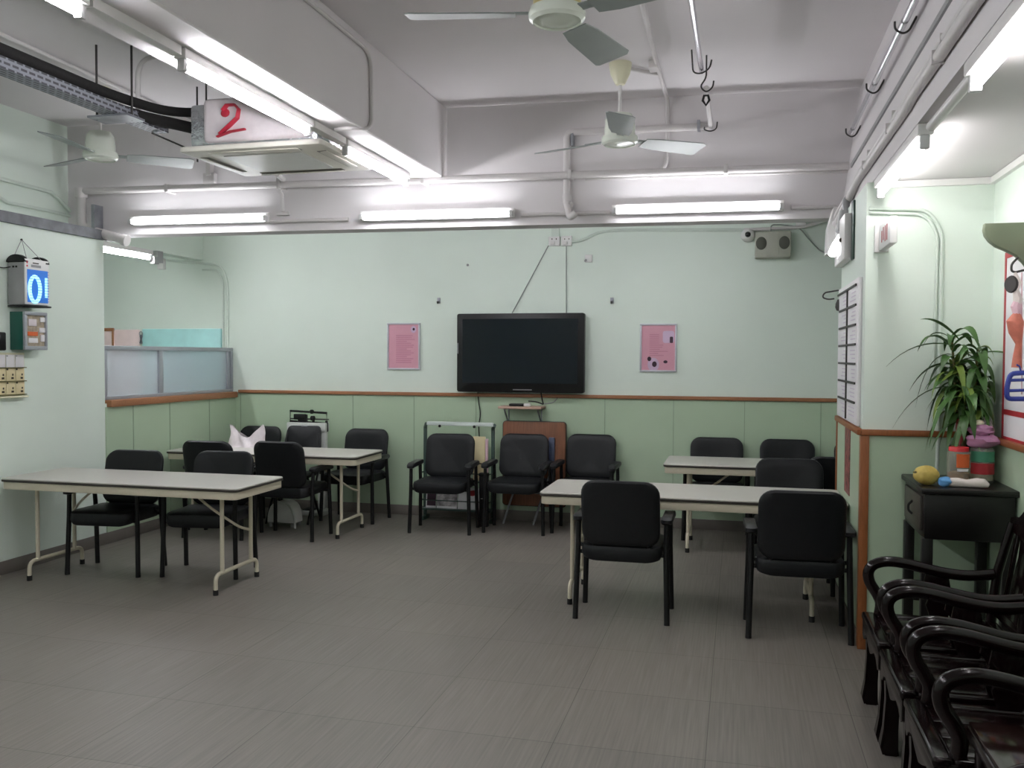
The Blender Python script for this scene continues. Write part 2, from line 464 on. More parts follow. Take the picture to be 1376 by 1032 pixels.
# the cross beam runs a little askew
bA = Vector((XU, 6.2)); bB = Vector((1.6, 6.645)); bd = (bB-bA).normalized(); bn = Vector((-bd.y, bd.x))
def beam_pt(x, out=0.0):
    """y of the cross beam's front face at x, moved 'out' towards the room"""
    return bA.y+(x-bA.x)*(bB.y-bA.y)/(bB.x-bA.x)-out
poly = [bA, bB, bB+bn*0.18, bA+bn*0.18]
struct('beam_cross', MB().prism([(p.x, p.y) for p in poly], 2.525, ZC, 'xy'), M['white_wall'])
BROT = math.atan2(bd.y, bd.x)

# wainscot, rails, baseboards
w = MB().box(XL, XB, D-0.012, D, 0.09, 1.16)
ws = struct('wainscot_back', w, M['wains'])
sm = MB()
for x in (-4.93, -3.687, -3.045, -2.418, -1.182, -0.56, 0.06, 0.70):
    sm.box(x-0.003, x+0.003, D-0.0155, D-0.012, 0.09, 1.16)
part('seam_strip', sm, M['seam'], ws)
w = MB().box(XL, XL+0.012, 6.17, D-0.012, 0.09, 1.12)
ws = struct('wainscot_left', w, M['wains'])
sm = MB()
for y in (6.5, 7.0, 7.62):
    sm.box(XL+0.012, XL+0.0155, y-0.004, y+0.004, 0.09, 1.12)
part('seam_strip', sm, M['seam'], ws)
struct('wainscot_pillar', MB().box(XP+0.03, XR, YP-0.012, YP, 0.0, 1.14).box(XP-0.012, XP, YP+0.03, 6.13, 0.09, 1.14), M['wains'])
struct('wainscot_right', MB().box(XR-0.012, XR, -3.0, YP-0.012, 0.0, 1.13), M['wains'])
struct('trim_1', MB().box(XL+0.05, XP+0.2, D-0.032, D, 1.165, 1.198, bev=0.006), M['rail'])
struct('trim_2', MB().box(XL-0.12, XL+0.045, 6.19, D-0.02, 1.12, 1.178, bev=0.008), M['rail'])
struct('trim_3', MB().box(XP-0.012, XR-0.012, YP-0.03, YP, 1.14, 1.172, bev=0.005).box(XP-0.03, XP, YP-0.012, 6.13, 1.14, 1.172, bev=0.005), M['orange_wood'])
struct('trim_4', MB().box(XP-0.014, XP+0.03, YP-0.026, YP+0.03, 0.0, 1.14, bev=0.004), M['orange_wood'])
struct('trim_5', MB().box(XP-0.02, XP+0.005, 6.10, 6.135, 0.0, 1.16, bev=0.004), M['orange_wood'])
struct('trim_6', MB().box(XR-0.03, XR, -3.0, YP-0.03, 1.13, 1.162, bev=0.005), M['orange_wood'])
struct('baseboard_left', MB().box(XL, XL+0.014, -3.0, D-0.02, 0, 0.095, bev=0.003), M['base'])
struct('baseboard_back', MB().box(XL+0.014, XB, D-0.016, D, 0, 0.095, bev=0.003), M['base'])
struct('baseboard_pillar', MB().box(XP-0.02, XP, YP+0.03, 6.10, 0, 0.095, bev=0.003), M['base'])
# metal channel along the top of the left wall
single('metal_channel', MB().box(XL, XL+0.03, -3.0, 6.27, 2.475, 2.545).box(XL-0.1, XL+0.03, -3.0, 6.27, 2.545, 2.552), M['channel'],
       'dull galvanised metal channel running along the top of the left wall', 'metal channel')

# ------------------------------------------------------------------ fluorescent lamps
def lamp(loc, rz, label, length=1.2, group='fluorescent tube lamps', tilt=0.0, below=0.075, tube='tube', side=False):
    """local: runs along +x from the origin, batten on top at z=0, tube hangs under"""
    t = empty('ceiling_lamp', loc, rz, label, 'lamp', group)
    b = MB().box(0, length, 0.024, 0.072, -0.085, -0.012, bev=0.006) if side else MB().box(0, length, -0.03, 0.03, -0.045, 0, bev=0.006)
    part('batten', b, M['white_metal'], t)
    tb = MB().cyl((0.035, 0, -below), (length-0.035, 0, -below), 0.015, seg=14)
    part('tube', tb, M[tube], t)
    for x in (0.02, length-0.02):
        h = MB().box(x-0.014, x+0.014, -0.018, 0.03, -below-0.020, -below+0.020, bev=0.005) if side else MB().box(x-0.014, x+0.014, -0.018, 0.018, -below-0.022, -0.04, bev=0.005)
        part('lamp_holder', h, M['tubeend'], t)
    return t
YL = PI/2
for y0, lab in ((3.40, 'long glowing tube lamp under the left ceiling beam, beside the air conditioner'),
                (5.05, 'glowing tube lamp under the far end of the left ceiling beam'),
                (1.62, 'glowing tube lamp cut by the top left corner of the photo'),
                (-0.2, 'tube lamp on the left beam nearest the room entrance'),
                (-1.9, 'rear tube lamp on the left beam by the back of the room')):
    lamp((-2.36, y0, 2.88), YL, lab, length=1.06 if y0 == 5.05 else 1.2, tube='tube_mid' if y0 == 5.05 else 'tube')
OUT = 0.075
def on_beam_lamp(u0, v, label):
    p = py(u0, v, 6.1)
    for _ in range(3):
        p = py(u0, v, beam_pt(p.x, OUT))
    lamp((p.x, beam_pt(p.x, OUT), p.z+0.06), BROT, label, tube='tube_cross', below=0.06, side=True)
on_beam_lamp(172, 298, 'leftmost of the three glowing tube lamps on the cross beam')
on_beam_lamp(482, 292, 'middle of the three glowing tube lamps on the cross beam, above the left pink notice')
on_beam_lamp(822, 283, 'rightmost of the three glowing tube lamps on the cross beam')
lamp((-5.32, 6.0, 2.525), YL, 'glowing tube lamp over the frosted glass screen beyond the left wall end')
lamp((0.70, 3.78, 2.468), YL, 'glowing tube lamp under the right ceiling edge before the pillar', length=1.15, tube='tube_right')
lamp((0.70, 1.85, 2.468), YL, 'glowing tube lamp cut by the top right corner of the photo', tube='tube_right')
for x_, lab in ((-4.5, 'left unseen fill lamp added on the rear face of the cross beam'), (-2.75, 'second unseen fill lamp added on the rear face of the cross beam'), (-1.1, 'right unseen fill lamp added on the rear face of the cross beam')):
    lamp((x_, beam_pt(x_, -0.18-0.05), 2.72), BROT, lab, tube='tube_added')  # unseen lamps, added behind the beam to brighten the back wall
# angled lamp by the pillar
a = py(1138, 284, 5.85); b_ = py(1134, 312, 5.85); c_ = py(1117, 343, 5.9)
t = empty('spot_lamp', (a.x, a.y, a.z), 0, 'short glowing lamp angled from a grey holder at the pillar top', 'lamp')
part('lamp_holder', MB().tube([a, b_], [0.045, 0.05], 16).tube([b_, b_+(b_-a)*0.12], [0.05, 0.035], 16), M['grey_plastic'], t, world=True)
part('bulb', MB().tube([b_+(b_-a)*0.1, b_*0.4+c_*0.6, c_, c_+(c_-b_)*0.05], [0.026, 0.03, 0.024, 0.008], 14), M['bulb_glow'], t, world=True)
part('flexible_hose', MB().tube(fillet([a, py(1136, 268, 5.85), py(1148, 262, 5.85), py(1156, 268, 5.9)], 0.08, 6), 0.022, 10), M['grey_plastic'], t, world=True)

# conduits joining the lamps
for y0, y1, lab in ((-0.68, -0.22, 'white trunking under the left beam at the room entrance'), (2.84, 3.38, 'white trunking between the two nearest tube lamps of the left beam'),
                    (4.62, 5.03, 'white trunking between the two far tube lamps of the left beam')):
    single('lamp_trunking', MB().box(-2.385, -2.335, y0, y1, 2.84, 2.88), M['white_metal'], lab, 'trunking')
single('lamp_conduit', MB().tube([(0.715, 3.03, 2.448), (0.715, 3.76, 2.448)], 0.02), M['white_metal'],
       'white conduit joining the two tube lamps on the right side', 'conduit')
for u0, u1, lab in ((362, 480, 'thin conduit between the left and middle lamps of the cross beam'), (695, 820, 'thin conduit between the middle and right lamps of the cross beam'),
                    (1066, 1125, 'thin conduit from the right cross beam lamp to the pillar')):
    A = py(u0, 283, 6.3); B = py(u1, 278, 6.5)
    single('lamp_conduit', MB().tube([(A.x, beam_pt(A.x, 0.02), 2.60), (B.x, beam_pt(B.x, 0.02), 2.60)], 0.014, 8), M['pipe'], lab, 'conduit')

# ------------------------------------------------------------------ ceiling fans
def fan(x, y, zh, angles, label, rod_top=ZC, yellow=False):
    t = empty('ceiling_fan', (x, y, zh), 0, label, 'ceiling fan', 'three-blade ceiling fans')
    top = rod_top-zh
    part('canopy', MB().lathe([(0.012, top-0.14), (0.03, top-0.135), (0.062, top-0.07), (0.072, top-0.02), (0.072, top)], 20), M['cream'], t)
    part('down_rod', MB().cyl((0, 0, 0.16), (0, 0, top-0.1), 0.011, seg=10), M['white_metal'], t)
    part('motor', MB().lathe([(0.03, 0.19), (0.075, 0.18), (0.092, 0.15), (0.098, 0.09), (0.098, 0.035)], 28), M['yellowed'] if yellow else M['fanwhite'], t)
    hub = part('hub_cover', MB().lathe([(0.07, 0.045), (0.112, 0.04), (0.118, 0.02), (0.115, 0.0), (0.1, -0.012), (0.096, -0.012), (0.096, -0.004), (0.0, -0.022)], 32), M['fanwhite'], t)
    for i, a in enumerate(angles):
        b = MB()
        out = [(0.17, -0.055), (0.26, -0.072), (0.59, -0.090), (0.618, -0.072), (0.618, 0.072), (0.60, 0.086), (0.26, 0.072), (0.17, 0.055)]
        b.prism(out, -0.003, 0.003, 'xy', bev=0.002, seg=1)
        b.box(0.09, 0.25, -0.022, 0.022, 0.003, 0.010, bev=0.002)
        bmesh.ops.transform(b.bm, matrix=Matrix.Rotation(R(a), 4, 'Z') @ Matrix.Translation((0, 0, 0.018)) @ Matrix.Rotation(R(-13), 4, 'X'), verts=b.bm.verts)
        part('blade', b, M['blade'], t)
    return t
fan(-0.735, 3.60, 2.93, (192, 76, 336), 'nearest ceiling fan with grey blades, cut by the top edge of the photo', yellow=True)
fan(-0.75, 5.70, 2.915, (278, 38, 158), 'farther ceiling fan with grey blades in front of the cross beam')
fan(-4.36, 5.36, 2.93, (40, 160, 280), 'ceiling fan in the left bay by the hanging air conditioner')

# ------------------------------------------------------------------ air conditioner and its services
t = empty('air_conditioner', (-2.86, 5.17, 2.79), 0, 'ceiling cassette air conditioner, white panel under a wrapped body with red marks', 'air conditioner')
pn = MB().prism(rrect(-0.48, 0.48, -0.38, 0.38, 0.03, 4), 0.0, 0.035, 'xy', bev=0.012, seg=2)
pan = part('panel', pn, M['acwhite'], t)
g = MB()
for x0, x1, y0, y1 in ((-0.30, 0.30, -0.33, -0.27), (-0.30, 0.30, 0.27, 0.33), (-0.43, -0.37, -0.22, 0.22), (0.37, 0.43, -0.22, 0.22)):
    g.box(x0, x1, y0, y1, -0.003, 0.002)
part('air_slot', g, M['ac_dark'], pan)
for rot in range(4):
    f = MB()
    L_ = 0.3 if rot % 2 == 0 else 0.22
    dd = 0.315 if rot % 2 == 0 else 0.415
    f.box(-L_, L_, -0.028, 0.02, -0.008, -0.004, bev=0.002, mtx=Matrix.Rotation(R(90*rot), 4, 'Z') @ Matrix.Translation((0, dd, 0)) @ Matrix.Rotation(R(7), 4, 'X'))
    part('louvre_flap', f, M['acwhite'], pan)
part('return_grille', MB().prism(rrect(-0.27, 0.27, -0.23, 0.23, 0.02, 3), -0.006, 0.0, 'xy', bev=0.002, seg=1), M['white_plastic'], pan)
body = part('body', MB().box(-0.43, 0.43, -0.33, 0.33, 0.04, 0.30, bev=0.02), M['foil'], t)
wr = MB().box(-0.33, 0.40, -0.352, 0.30, 0.055, 0.325, bev=0.03, seg=3)
part('wrapping', wr, M['bag'], body)
r = MB()
Q = lambda x, z: Vector((x, -0.362, z))
r.tube([Q(-0.18, 0.24), Q(-0.15, 0.27), Q(-0.10, 0.27), Q(-0.07, 0.24), Q(-0.08, 0.19), Q(-0.13, 0.15), Q(-0.2, 0.10)], [0.026, 0.028, 0.024, 0.026, 0.028, 0.03, 0.026], 8, flat=0.3)
r.tube([Q(-0.22, 0.085), Q(-0.13, 0.11), Q(-0.03, 0.12)], [0.018, 0.022, 0.02], 8, flat=0.3)
r.blob((-0.165, -0.361, 0.225), 0.026, 2, (1.2, 0.2, 1))
part('red_mark', r, M['red_paint'], body)
for hx, hy in ((-0.4, -0.2), (-0.4, 0.2), (0.27, -0.2)):
    part('hanger', MB().tube([(hx, hy, 0.3), (hx, hy, 0.63)], 0.006, 6), M['dark_steel'], t)

t = empty('cable_tray', (-3.65, 3.0, 2.98), 0, 'perforated galvanised cable tray hung from the left bay ceiling', 'cable tray')
part('tray', MB().box(-3.70, -3.59, -1.0, 5.05, 2.985, 2.99).box(-3.60, -3.59, -1.0, 5.05, 2.99, 3.045).box(-3.70, -3.69, -1.0, 5.05, 2.99, 3.045), M['perforated'], t, world=True)
part('hanger_plate', MB().box(-3.80, -3.52, 4.56, 4.72, 2.97, 2.983), M['steel'], t, world=True)
for (x, y) in ((-3.78, 4.62), (-3.58, 4.68), (-3.78, 1.8), (-3.56, 1.8), (-3.68, 5.5)):
    part('threaded_rod', MB().cyl((x, y, 2.97 if y < 5.2 else 2.9), (x, y, ZC), 0.007, seg=6), M['dark_steel'], t, world=True)
part('strut', MB().cyl((-3.68, 5.0, 2.98), (-3.3, 5.45, 2.80), 0.006, seg=6), M['dark_steel'], t, world=True)
single('insulated_pipe', MB().tube(fillet([(-3.645, -1, 3.03), (-3.645, 4.75, 3.03), (-3.5, 5.05, 3.03), (-3.27, 5.06, 2.97)], 0.3, 6), 0.037, 12), M['foam'],
       'thick black insulated pipe lying along the cable tray into the air conditioner', 'pipe')
single('insulated_pipe', MB().tube(fillet([(-3.645, -1, 3.10), (-3.645, 4.6, 3.10), (-3.55, 5.0, 3.10), (-3.3, 5.2, 3.14), (-2.9, 5.2, 3.2)], 0.3, 6), 0.03, 12), M['foam'],
       'upper black insulated pipe curving over the wrapped air conditioner body', 'pipe')
# ceiling conduit of the left bay with a drop
A = pz(0, 45, 3.40); B = pz(168, 122, 3.40)
single('ceiling_conduit', MB().tube([(A.x-(B.x-A.x)*0.8, A.y-(B.y-A.y)*0.8, 3.40), A, B, pz(260, 165, 3.40)], 0.013, 8), M['pipe'],
       'thin white conduit along the ceiling of the left bay above the cable tray', 'conduit')
A = pz(190, 75, 3.40)
single('drop_conduit', MB().tube(fillet([(A.x+0.25, A.y, 3.40), (A.x-0.05, A.y+0.03, 3.39), (A.x-0.05, A.y+0.03, 3.06)], 0.12, 5), 0.016, 8), M['pipe'],
       'white conduit bending down from the left bay ceiling to the cable tray', 'conduit')
# conduit on the side of the left beam
single('beam_conduit', MB().tube(fillet([(-2.137, -2.0, 3.35), (-2.137, 4.95, 3.35), (-2.137, 4.96, 2.9), (-2.18, 4.8, 2.872), (-2.3, 4.8, 2.872)], 0.12, 6), 0.012, 8), M['pipe'],
       'thin white conduit along the top of the left beam, bending down near its end', 'conduit')

# ------------------------------------------------------------------ pipes on the cross beam
def bp(u, v, out=0.06):
    p = py(u, v, 6.25)
    for _ in range(3):
        p = py(u, v, beam_pt(p.x, out))
    return p
A = bp(112, 258); B = bp(1130, 233)
t = empty('water_pipe', (A.x, A.y, A.z), 0, 'long white painted pipe running along the cross beam', 'pipe')
zA = A.z; zB = A.z-0.005
part('pipe_run', MB().tube([(A.x, beam_pt(A.x, 0.088), zA), (0.72, beam_pt(0.72, 0.088), zB)], 0.027, 14), M['pipe'], t, world=True)
for x in (-4.4, -3.45, -2.3, -1.2, -0.1):
    part('pipe_clip', MB().box(x-0.015, x+0.015, beam_pt(x, 0.117), beam_pt(x, 0), zA-0.033, zA+0.033, bev=0.004), M['pipe'], t, world=True)
# small grey trunking box beneath the pipe
q = bp(380, 262, 0.02)
single('conduit_drop', MB().tube([bp(375, 256, 0.03), bp(379, 262, 0.03), bp(380, 284, 0.03)], 0.016, 8).box(q.x-0.05, q.x+0.05, beam_pt(q.x, 0.03), beam_pt(q.x, 0), 2.645, 2.67), M['pipe'],
       'short white conduit dropping from the long pipe to the lamp conduit', 'conduit')
single('air_conditioner_drain', MB().tube(fillet([(-3.1, 5.56, 2.80), (-2.95+(-0.45), beam_pt(-3.4, 0.12), 2.90), bp(372, 240, 0.08), bp(378, 256, 0.06)], 0.15, 6), 0.018, 8), M['pipe'],
       'thin white drain hose from the air conditioner to the long pipe', 'hose')
q = bp(285, 240, 0.0)
single('pipe_bracket', MB().box(q.x-0.05, q.x+0.05, beam_pt(q.x, 0.05), beam_pt(q.x, 0), 2.90, 2.99, bev=0.005).box(q.x-0.02, q.x+0.02, beam_pt(q.x, 0.06), beam_pt(q.x, 0), 2.97, 3.07, bev=0.005), M['pipe'],
       'small white bracket box standing on the long pipe at its left end', 'bracket')
# vertical drain pipe with foot bend in the middle of the beam
A = bp(762, 178, 0.03); x0 = A.x; yv = beam_pt(x0, 0.03)
zt = A.z; zb = bp(757, 272, 0.03).z
E_ = bp(770, 292, 0.20)
t = empty('drain_pipe', (x0, yv, zb), 0, 'white vertical drain pipe with a bent foot on the cross beam', 'pipe')
part('pipe_run', MB().tube(fillet([(-0.20, beam_pt(-0.2, 0.03), zt), (x0, yv, zt), (x0, yv, zb-0.01), (E_.x-0.02, E_.y, E_.z), (E_.x+0.02, E_.y, E_.z+0.03)], 0.05, 5), 0.026, 14), M['pipe'], t, world=True)
part('elbow', MB().tube([(x0, yv, zb+0.05), (x0, yv, zb-0.005), (x0+0.025, yv-0.02, zb-0.03)], 0.034, 14), M['pipe'], t, world=True)
part('pipe_clip', MB().box(x0+0.03, x0+0.05, yv-0.02, beam_pt(x0, 0), zt-0.10, zt+0.01), M['steel'], t, world=True)
part('pipe_clip', MB().box(-0.3, -0.28, yv-0.0, beam_pt(-0.28, 0), zt-0.03, zt+0.035), M['steel'], t, world=True)
# flat ledge line of render on the beam, right half
single('beam_conduit', MB().tube([(-1.1, beam_pt(-1.1, 0.014), 2.85), (0.72, beam_pt(0.72, 0.014), 2.845)], 0.012, 8), M['pipe'],
       'thin conduit just above the long pipe on the right half of the cross beam', 'conduit')
# ceiling conduit that comes down the beam behind the far fan
A = pz(862, 0, 3.40); B = pz(885, 95, 3.40); C = bp(897, 150, 0.015)
single('ceiling_conduit', MB().tube(fillet([(A.x-0.01, -1.0, 3.40), A, B, (C.x, beam_pt(C.x, 0.015), 3.40), (C.x, beam_pt(C.x, 0.015), 2.92), (C.x-0.12, beam_pt(C.x-0.12, 0.015), 2.84)], 0.10, 5), 0.015, 8), M['pipe'],
       'thin white conduit along the ceiling, bending down the beam behind the far fan', 'conduit')
single('ceiling_conduit', MB().tube([(-0.72, 5.74, 3.40), (B.x, B.y+0.08, 3.40)], 0.014, 8).box(B.x-0.05, B.x+0.01, 5.68, 5.78, 3.37, 3.42, bev=0.004), M['pipe'],
       'short ceiling conduit with small box feeding the far fan', 'conduit')
# elbow pipe at the left end
A = bp(109, 258, 0.08); B = bp(110, 306, 0.08)
t = empty('elbow_pipe', (A.x, A.y, B.z), 0, 'white pipe at the beam left end, dropping then bending over the metal channel', 'pipe')
C = py(125, 314, 6.1); C2 = py(165, 322, 6.16)
part('pipe_run', MB().tube(fillet([A, B, C2], 0.06, 6), 0.038, 14), M['pipe'], t, world=True)
part('pipe_collar', MB().tube([A+Vector((0, 0, 0.03)), A-Vector((0, 0, 0.05))], 0.048, 14).tube([C2, C2+(C2-B).normalized()*0.04], 0.046, 14), M['pipe'], t, world=True)
part('wall_clip', MB().box(A.x+0.11, A.x+0.14, beam_pt(A.x, 0.1), beam_pt(A.x, 0), B.z-0.03, B.z+0.18), M['steel'], t, world=True)
# conduits on the upper left wall
def xu(u, v): return px(u, v, XU+0.015)
single('wall_conduit', MB().tube([Vector((XU+0.015, 2.0, xu(0, 240).z)), xu(0, 240), xu(68, 258), xu(78, 266), xu(100, 290)], 0.016, 8), M['pipe_grn'],
       'upper pale conduit on the left wall above the metal channel', 'conduit')
single('wall_conduit', MB().tube([Vector((XU+0.015, 2.0, xu(0, 262).z+0.08)), xu(-6, 262), xu(10, 272), xu(60, 282), xu(112, 294)], 0.014, 8), M['pipe_grn'],
       'lower pale conduit on the left wall just over the metal channel', 'conduit')
single('lamp_switch_bracket', MB().box(-5.36, -5.30, 7.27, 7.36, 2.42, 2.53, bev=0.004).box(-5.33, -5.28, 7.2, 7.27, 2.40, 2.47, bev=0.004), M['grey_plastic'],
       'small grey bracket at the far end of the lamp over the glass screen', 'bracket')
# two parallel conduits on the back wall by the glass screen
def bw(u, v, o=0.012): return py(u, v, D-o)
single('wall_conduit', MB().tube(fillet([bw(225, 350), bw(298, 356), bw(306, 380), bw(305, 600)], 0.12, 6), 0.012, 8), M['pipe_grn'],
       'outer of two bent conduits on the back wall behind the glass screen', 'conduit')
single('wall_conduit', MB().tube(fillet([bw(272, 362), bw(292, 362), bw(300, 378), bw(300, 600)], 0.10, 6), 0.010, 8), M['pipe_grn'],
       'inner of two bent conduits on the back wall behind the glass screen', 'conduit')
single('wall_box', MB().box(bw(214, 350).x, bw(222, 350).x, D-0.05, D, bw(216, 362).z, bw(216, 348).z, bev=0.005), M['white_plastic'],
       'small white junction box on the back wall under the lamp beyond the screen', 'junction box')

# ------------------------------------------------------------------ right beam: rail pole, conduits, hooks
def rb(r, y):
    # point on the sloping beam face seen at ratio r = x/(z-H)
    # face: x = 0.80-(ZC-z)*0.1
    z = (0.80-0.1347*ZC+r*H)/(r-0.1347); x = r*(z-H)
    return x, z
x, z = rb(0.50, 0)
t = empty('hanging_pole', (x-0.05, 2.0, z), 0, 'shiny metal pole held by hooks along the right ceiling beam', 'pole')
part('pole', MB().cyl((x-0.055, 0.0, z+0.02), (x-0.055, 6.2, z-0.03), 0.016, seg=12), M['chrome'], t, world=True)
for yy in (2.2, 4.3, 5.2, 6.15):
    zz = z+0.02-0.05*yy/6.2
    pts = [(x+0.0, yy, zz+0.03), (x-0.03, yy, zz-0.03), (x-0.055, yy, zz-0.042), (x-0.09, yy, zz-0.02), (x-0.09, yy, zz+0.015)]
    part('hook', MB().tube(fillet(pts, 0.03, 4), 0.005, 6), M['dark_steel'], t, world=True)
x, z = rb(0.565, 0)
single('beam_conduit', MB().box(x-0.012, x+0.03, 0.0, 6.3, z-0.012, z+0.012), M['grey_plastic'],
       'flat grey conduit on the right beam below the shiny pole', 'conduit')
for r, rad, lab in ((0.625, 0.014, 'upper white cable conduit of the pair on the right beam'), (0.655, 0.022, 'lower thicker white conduit of the pair on the right beam')):
    x, z = rb(r, 0)
    mbb = MB().tube(fillet([(x-rad, 0.0, z), (x-rad, 3.9, z), (x-rad, 4.0, z-0.012), (x-rad, 5.6, z-0.01), (x-rad-0.02, 5.9, z-0.08), (0.60, 6.05, z-0.2), (0.60, 6.1, 2.42)], 0.1, 4), rad, 10)
    for yy in (2.4, 3.4, 4.4, 5.2):
        mbb.box(x-rad*2.1, x+0.004, yy, yy+0.016, z-rad-0.002, z+rad+0.002)
    single('beam_conduit', mbb, M['pipe'], lab, 'conduit')
# hooks and pole hanging in the middle of the ceiling
zc_ = 3.30
A = pz(922, -20, zc_); B = pz(943, 96, zc_)
t = empty('hanging_pole', (A.x, 4.0, zc_), 0, 'white pole hung on hooks under the ceiling, right of the far fan', 'pole')
part('pole', MB().cyl((A.x, A.y-2.0, zc_), B, 0.016, seg=12), M['chrome'], t, world=True)
for yy in (B.y-0.05, B.y-2.2):
    part('hook', MB().tube(fillet([(B.x-0.06, yy, ZC), (B.x-0.05, yy, zc_-0.02), (B.x, yy, zc_-0.03), (B.x+0.05, yy, zc_), (B.x+0.06, yy, zc_+0.05)], 0.03, 4), 0.005, 6), M['dark_steel'], t, world=True)
A = pz(949, 118, 3.22); B = bp(955, 170, 0.12)
t = empty('hanging_pole', (A.x, A.y, 3.2), 0, 'short pale pole on hooks in front of the cross beam', 'pole')
part('pole', MB().cyl(A, B, 0.016, seg=12), M['pipe'], t, world=True)
part('hook', MB().tube(fillet([A+Vector((0, 0, 0.20)), A+Vector((0, 0, 0.06)), A+Vector((-0.04, 0, 0.01)), A+Vector((0, 0, -0.03)), A+Vector((0.04, 0, 0.0)), A+Vector((0.045, 0, 0.04))], 0.03, 4), 0.005, 6), M['dark_steel'], t, world=True)
part('snap_clip', MB().tube([A+Vector((0.012, -0.01, -0.05)), A+Vector((0.02, -0.01, -0.08)), A+Vector((0.0, -0.01, -0.11)), A+Vector((-0.02, -0.01, -0.08)), A+Vector((-0.012, -0.01, -0.05))], 0.008, 6, closed=True), M['rubber'], t, world=True)
part('hook', MB().tube(fillet([B+Vector((-0.045, 0.10, 0.03)), B+Vector((-0.045, 0, -0.02)), B+Vector((0, 0, -0.035)), B+Vector((0.04, 0, -0.02)), B+Vector((0.045, 0, 0.03))], 0.03, 4), 0.005, 6), M['dark_steel'], t, world=True)

# trunking round the right bay ceiling
single('ceiling_trunking', MB().box(0.72, XR, YP-0.025, YP, 2.435, 2.468).box(XR-0.025, XR, 0.0, YP-0.025, 2.435, 2.468), M['white_plastic'],
       'white trunking along the ceiling edge of the right wall', 'trunking')
def fw(u, v, o=0.01): return py(u, v, YP-o)
single('wall_conduit', MB().tube(fillet([fw(1168, 280), fw(1249, 282), fw(1266, 312), fw(1260, 600), fw(1257, 660)], 0.08, 7), 0.010, 8), M['pipe_grn'],
       'outer of two pale conduits bending down the pillar front', 'conduit')
single('wall_conduit', MB().tube(fillet([fw(1168, 286), fw(1243, 288), fw(1260, 314), fw(1254, 500)], 0.07, 7), 0.008, 8), M['pipe_grn'],
       'inner of two pale conduits bending down the pillar front', 'conduit')

# ------------------------------------------------------------------ chairs
def bend_back(p):
    # backrest local (x, z, w): w is thickness towards -y (front); gentle curve and recline
    x, z, w = p
    y = 0.222+(z-0.50)*0.19-x*x*0.55-w
    return (x, y, z)
def make_chair(name='visitor_chair'):
    t = empty(name, (0, 0, 0))
    # seat cushion, waterfall front
    out = rrect(-0.235, 0.235, -0.235, 0.215, 0.07, 6)
    s_ = MB().ring_pad(out, [(0.86, 0.374), (0.96, 0.380), (1.0, 0.402), (1.0, 0.436), (0.975, 0.452), (0.9, 0.460), (0.6, 0.462)],
                       fn=lambda p: (p[0], p[1], p[2]-0.10*max(0, -p[1]-0.15)-0.03*max(0, p[1])-(0.022*max(0, 1-(p[0]/0.235)**2) if p[2] < 0.41 else 0)))
    part('seat', s_, M['vinyl'], t)
    ob = rrect(-0.228, 0.228, 0.448, 0.840, 0.085, 6)
    b_ = MB().ring_pad(ob, [(0.8, -0.018), (0.94, -0.016), (0.99, -0.006), (1.0, 0.006), (0.985, 0.020), (0.93, 0.028), (0.7, 0.031), (0.35, 0.031)],
                       fn=bend_back, center=(0, 0.645))
    part('backrest', b_, M['vinyl'], t)
    for sx in (-1, 1):
        x = 0.268*sx; xi = 0.258*sx
        part('leg', MB().tube([(x, -0.178, 0.0), (x, -0.178, 0.02), (xi, -0.165, 0.40), (xi, -0.16, 0.585)], [0.017, 0.0165, 0.0165, 0.015], 10), M['blackmetal'], t)
        part('leg', MB().tube(fillet([(x, 0.178, 0.0), (x, 0.175, 0.02), (xi, 0.125, 0.42), (xi, 0.10, 0.585)], 0.05, 3), [0.017]+[0.016]*9, 10)
             if False else MB().tube([(x, 0.178, 0.0), (x, 0.176, 0.02), (xi, 0.15, 0.40), (xi, 0.13, 0.585)], [0.017, 0.0165, 0.0165, 0.015], 10), M['blackmetal'], t)
        arm = MB().ring_pad(rrect(-0.033, 0.033, -0.205, 0.165, 0.03, 4), [(0.9, -0.006), (1.0, 0.004), (1.0, 0.022), (0.86, 0.032)],
                            fn=lambda p, xi=xi: (p[0]+xi, p[1], 0.583+p[2]-0.25*max(0, -p[1]-0.14)))
        part('armrest', arm, M['armpad'], t)
        part('back_support', MB().tube(fillet([(xi*0.98, 0.10, 0.43), (0.16*sx, 0.195, 0.43), (0.15*sx, 0.204, 0.47), (0.15*sx, 0.212, 0.52)], 0.05, 4), 0.012, 8), M['blackmetal'], t)
    fr = MB()
    fr.tube([(-0.258, -0.15, 0.385), (0.258, -0.15, 0.385)], 0.012, 8)
    part('seat_frame', fr, M['blackmetal'], t)
    part('seat_frame', MB().tube([(-0.258, 0.14, 0.395), (0.258, 0.14, 0.395)], 0.012, 8), M['blackmetal'], t)
    return t
chair0 = make_chair()
used = [False]
def chair(x, y, rz, label):
    if not used[0]: c = chair0; used[0] = True
    else: c = copy_tree(chair0)
    c.location = (x, y, 0); c.rotation_euler = (0, 0, rz)
    tag(c, label, 'chair', 'black vinyl armchairs')
    return c
chair(-0.65, 5.31, PI, 'black armchair with its back to us at the left end of the front right table')
chair(0.335, 5.205, PI+0.03, 'black armchair with its back to us, nearest the pillar')
chair(0.35, 6.23, -0.02, 'black armchair behind the front right table, facing us beside the pillar')
chair(-2.52, 7.45, 0.08, 'black armchair in front of the magazine rack at the back wall')
chair(-1.885, 7.62, 0.0, 'black armchair in front of the leaning brown board, under the wall shelf')
chair(-1.295, 7.75, -0.03, 'black armchair right of the brown board at the back wall')
chair(-4.32, 5.44, 0.11, 'black armchair behind the front left table, nearer the left wall')
chair(-3.64, 5.56, 0.14, 'black armchair behind the front left table, nearer the room middle')
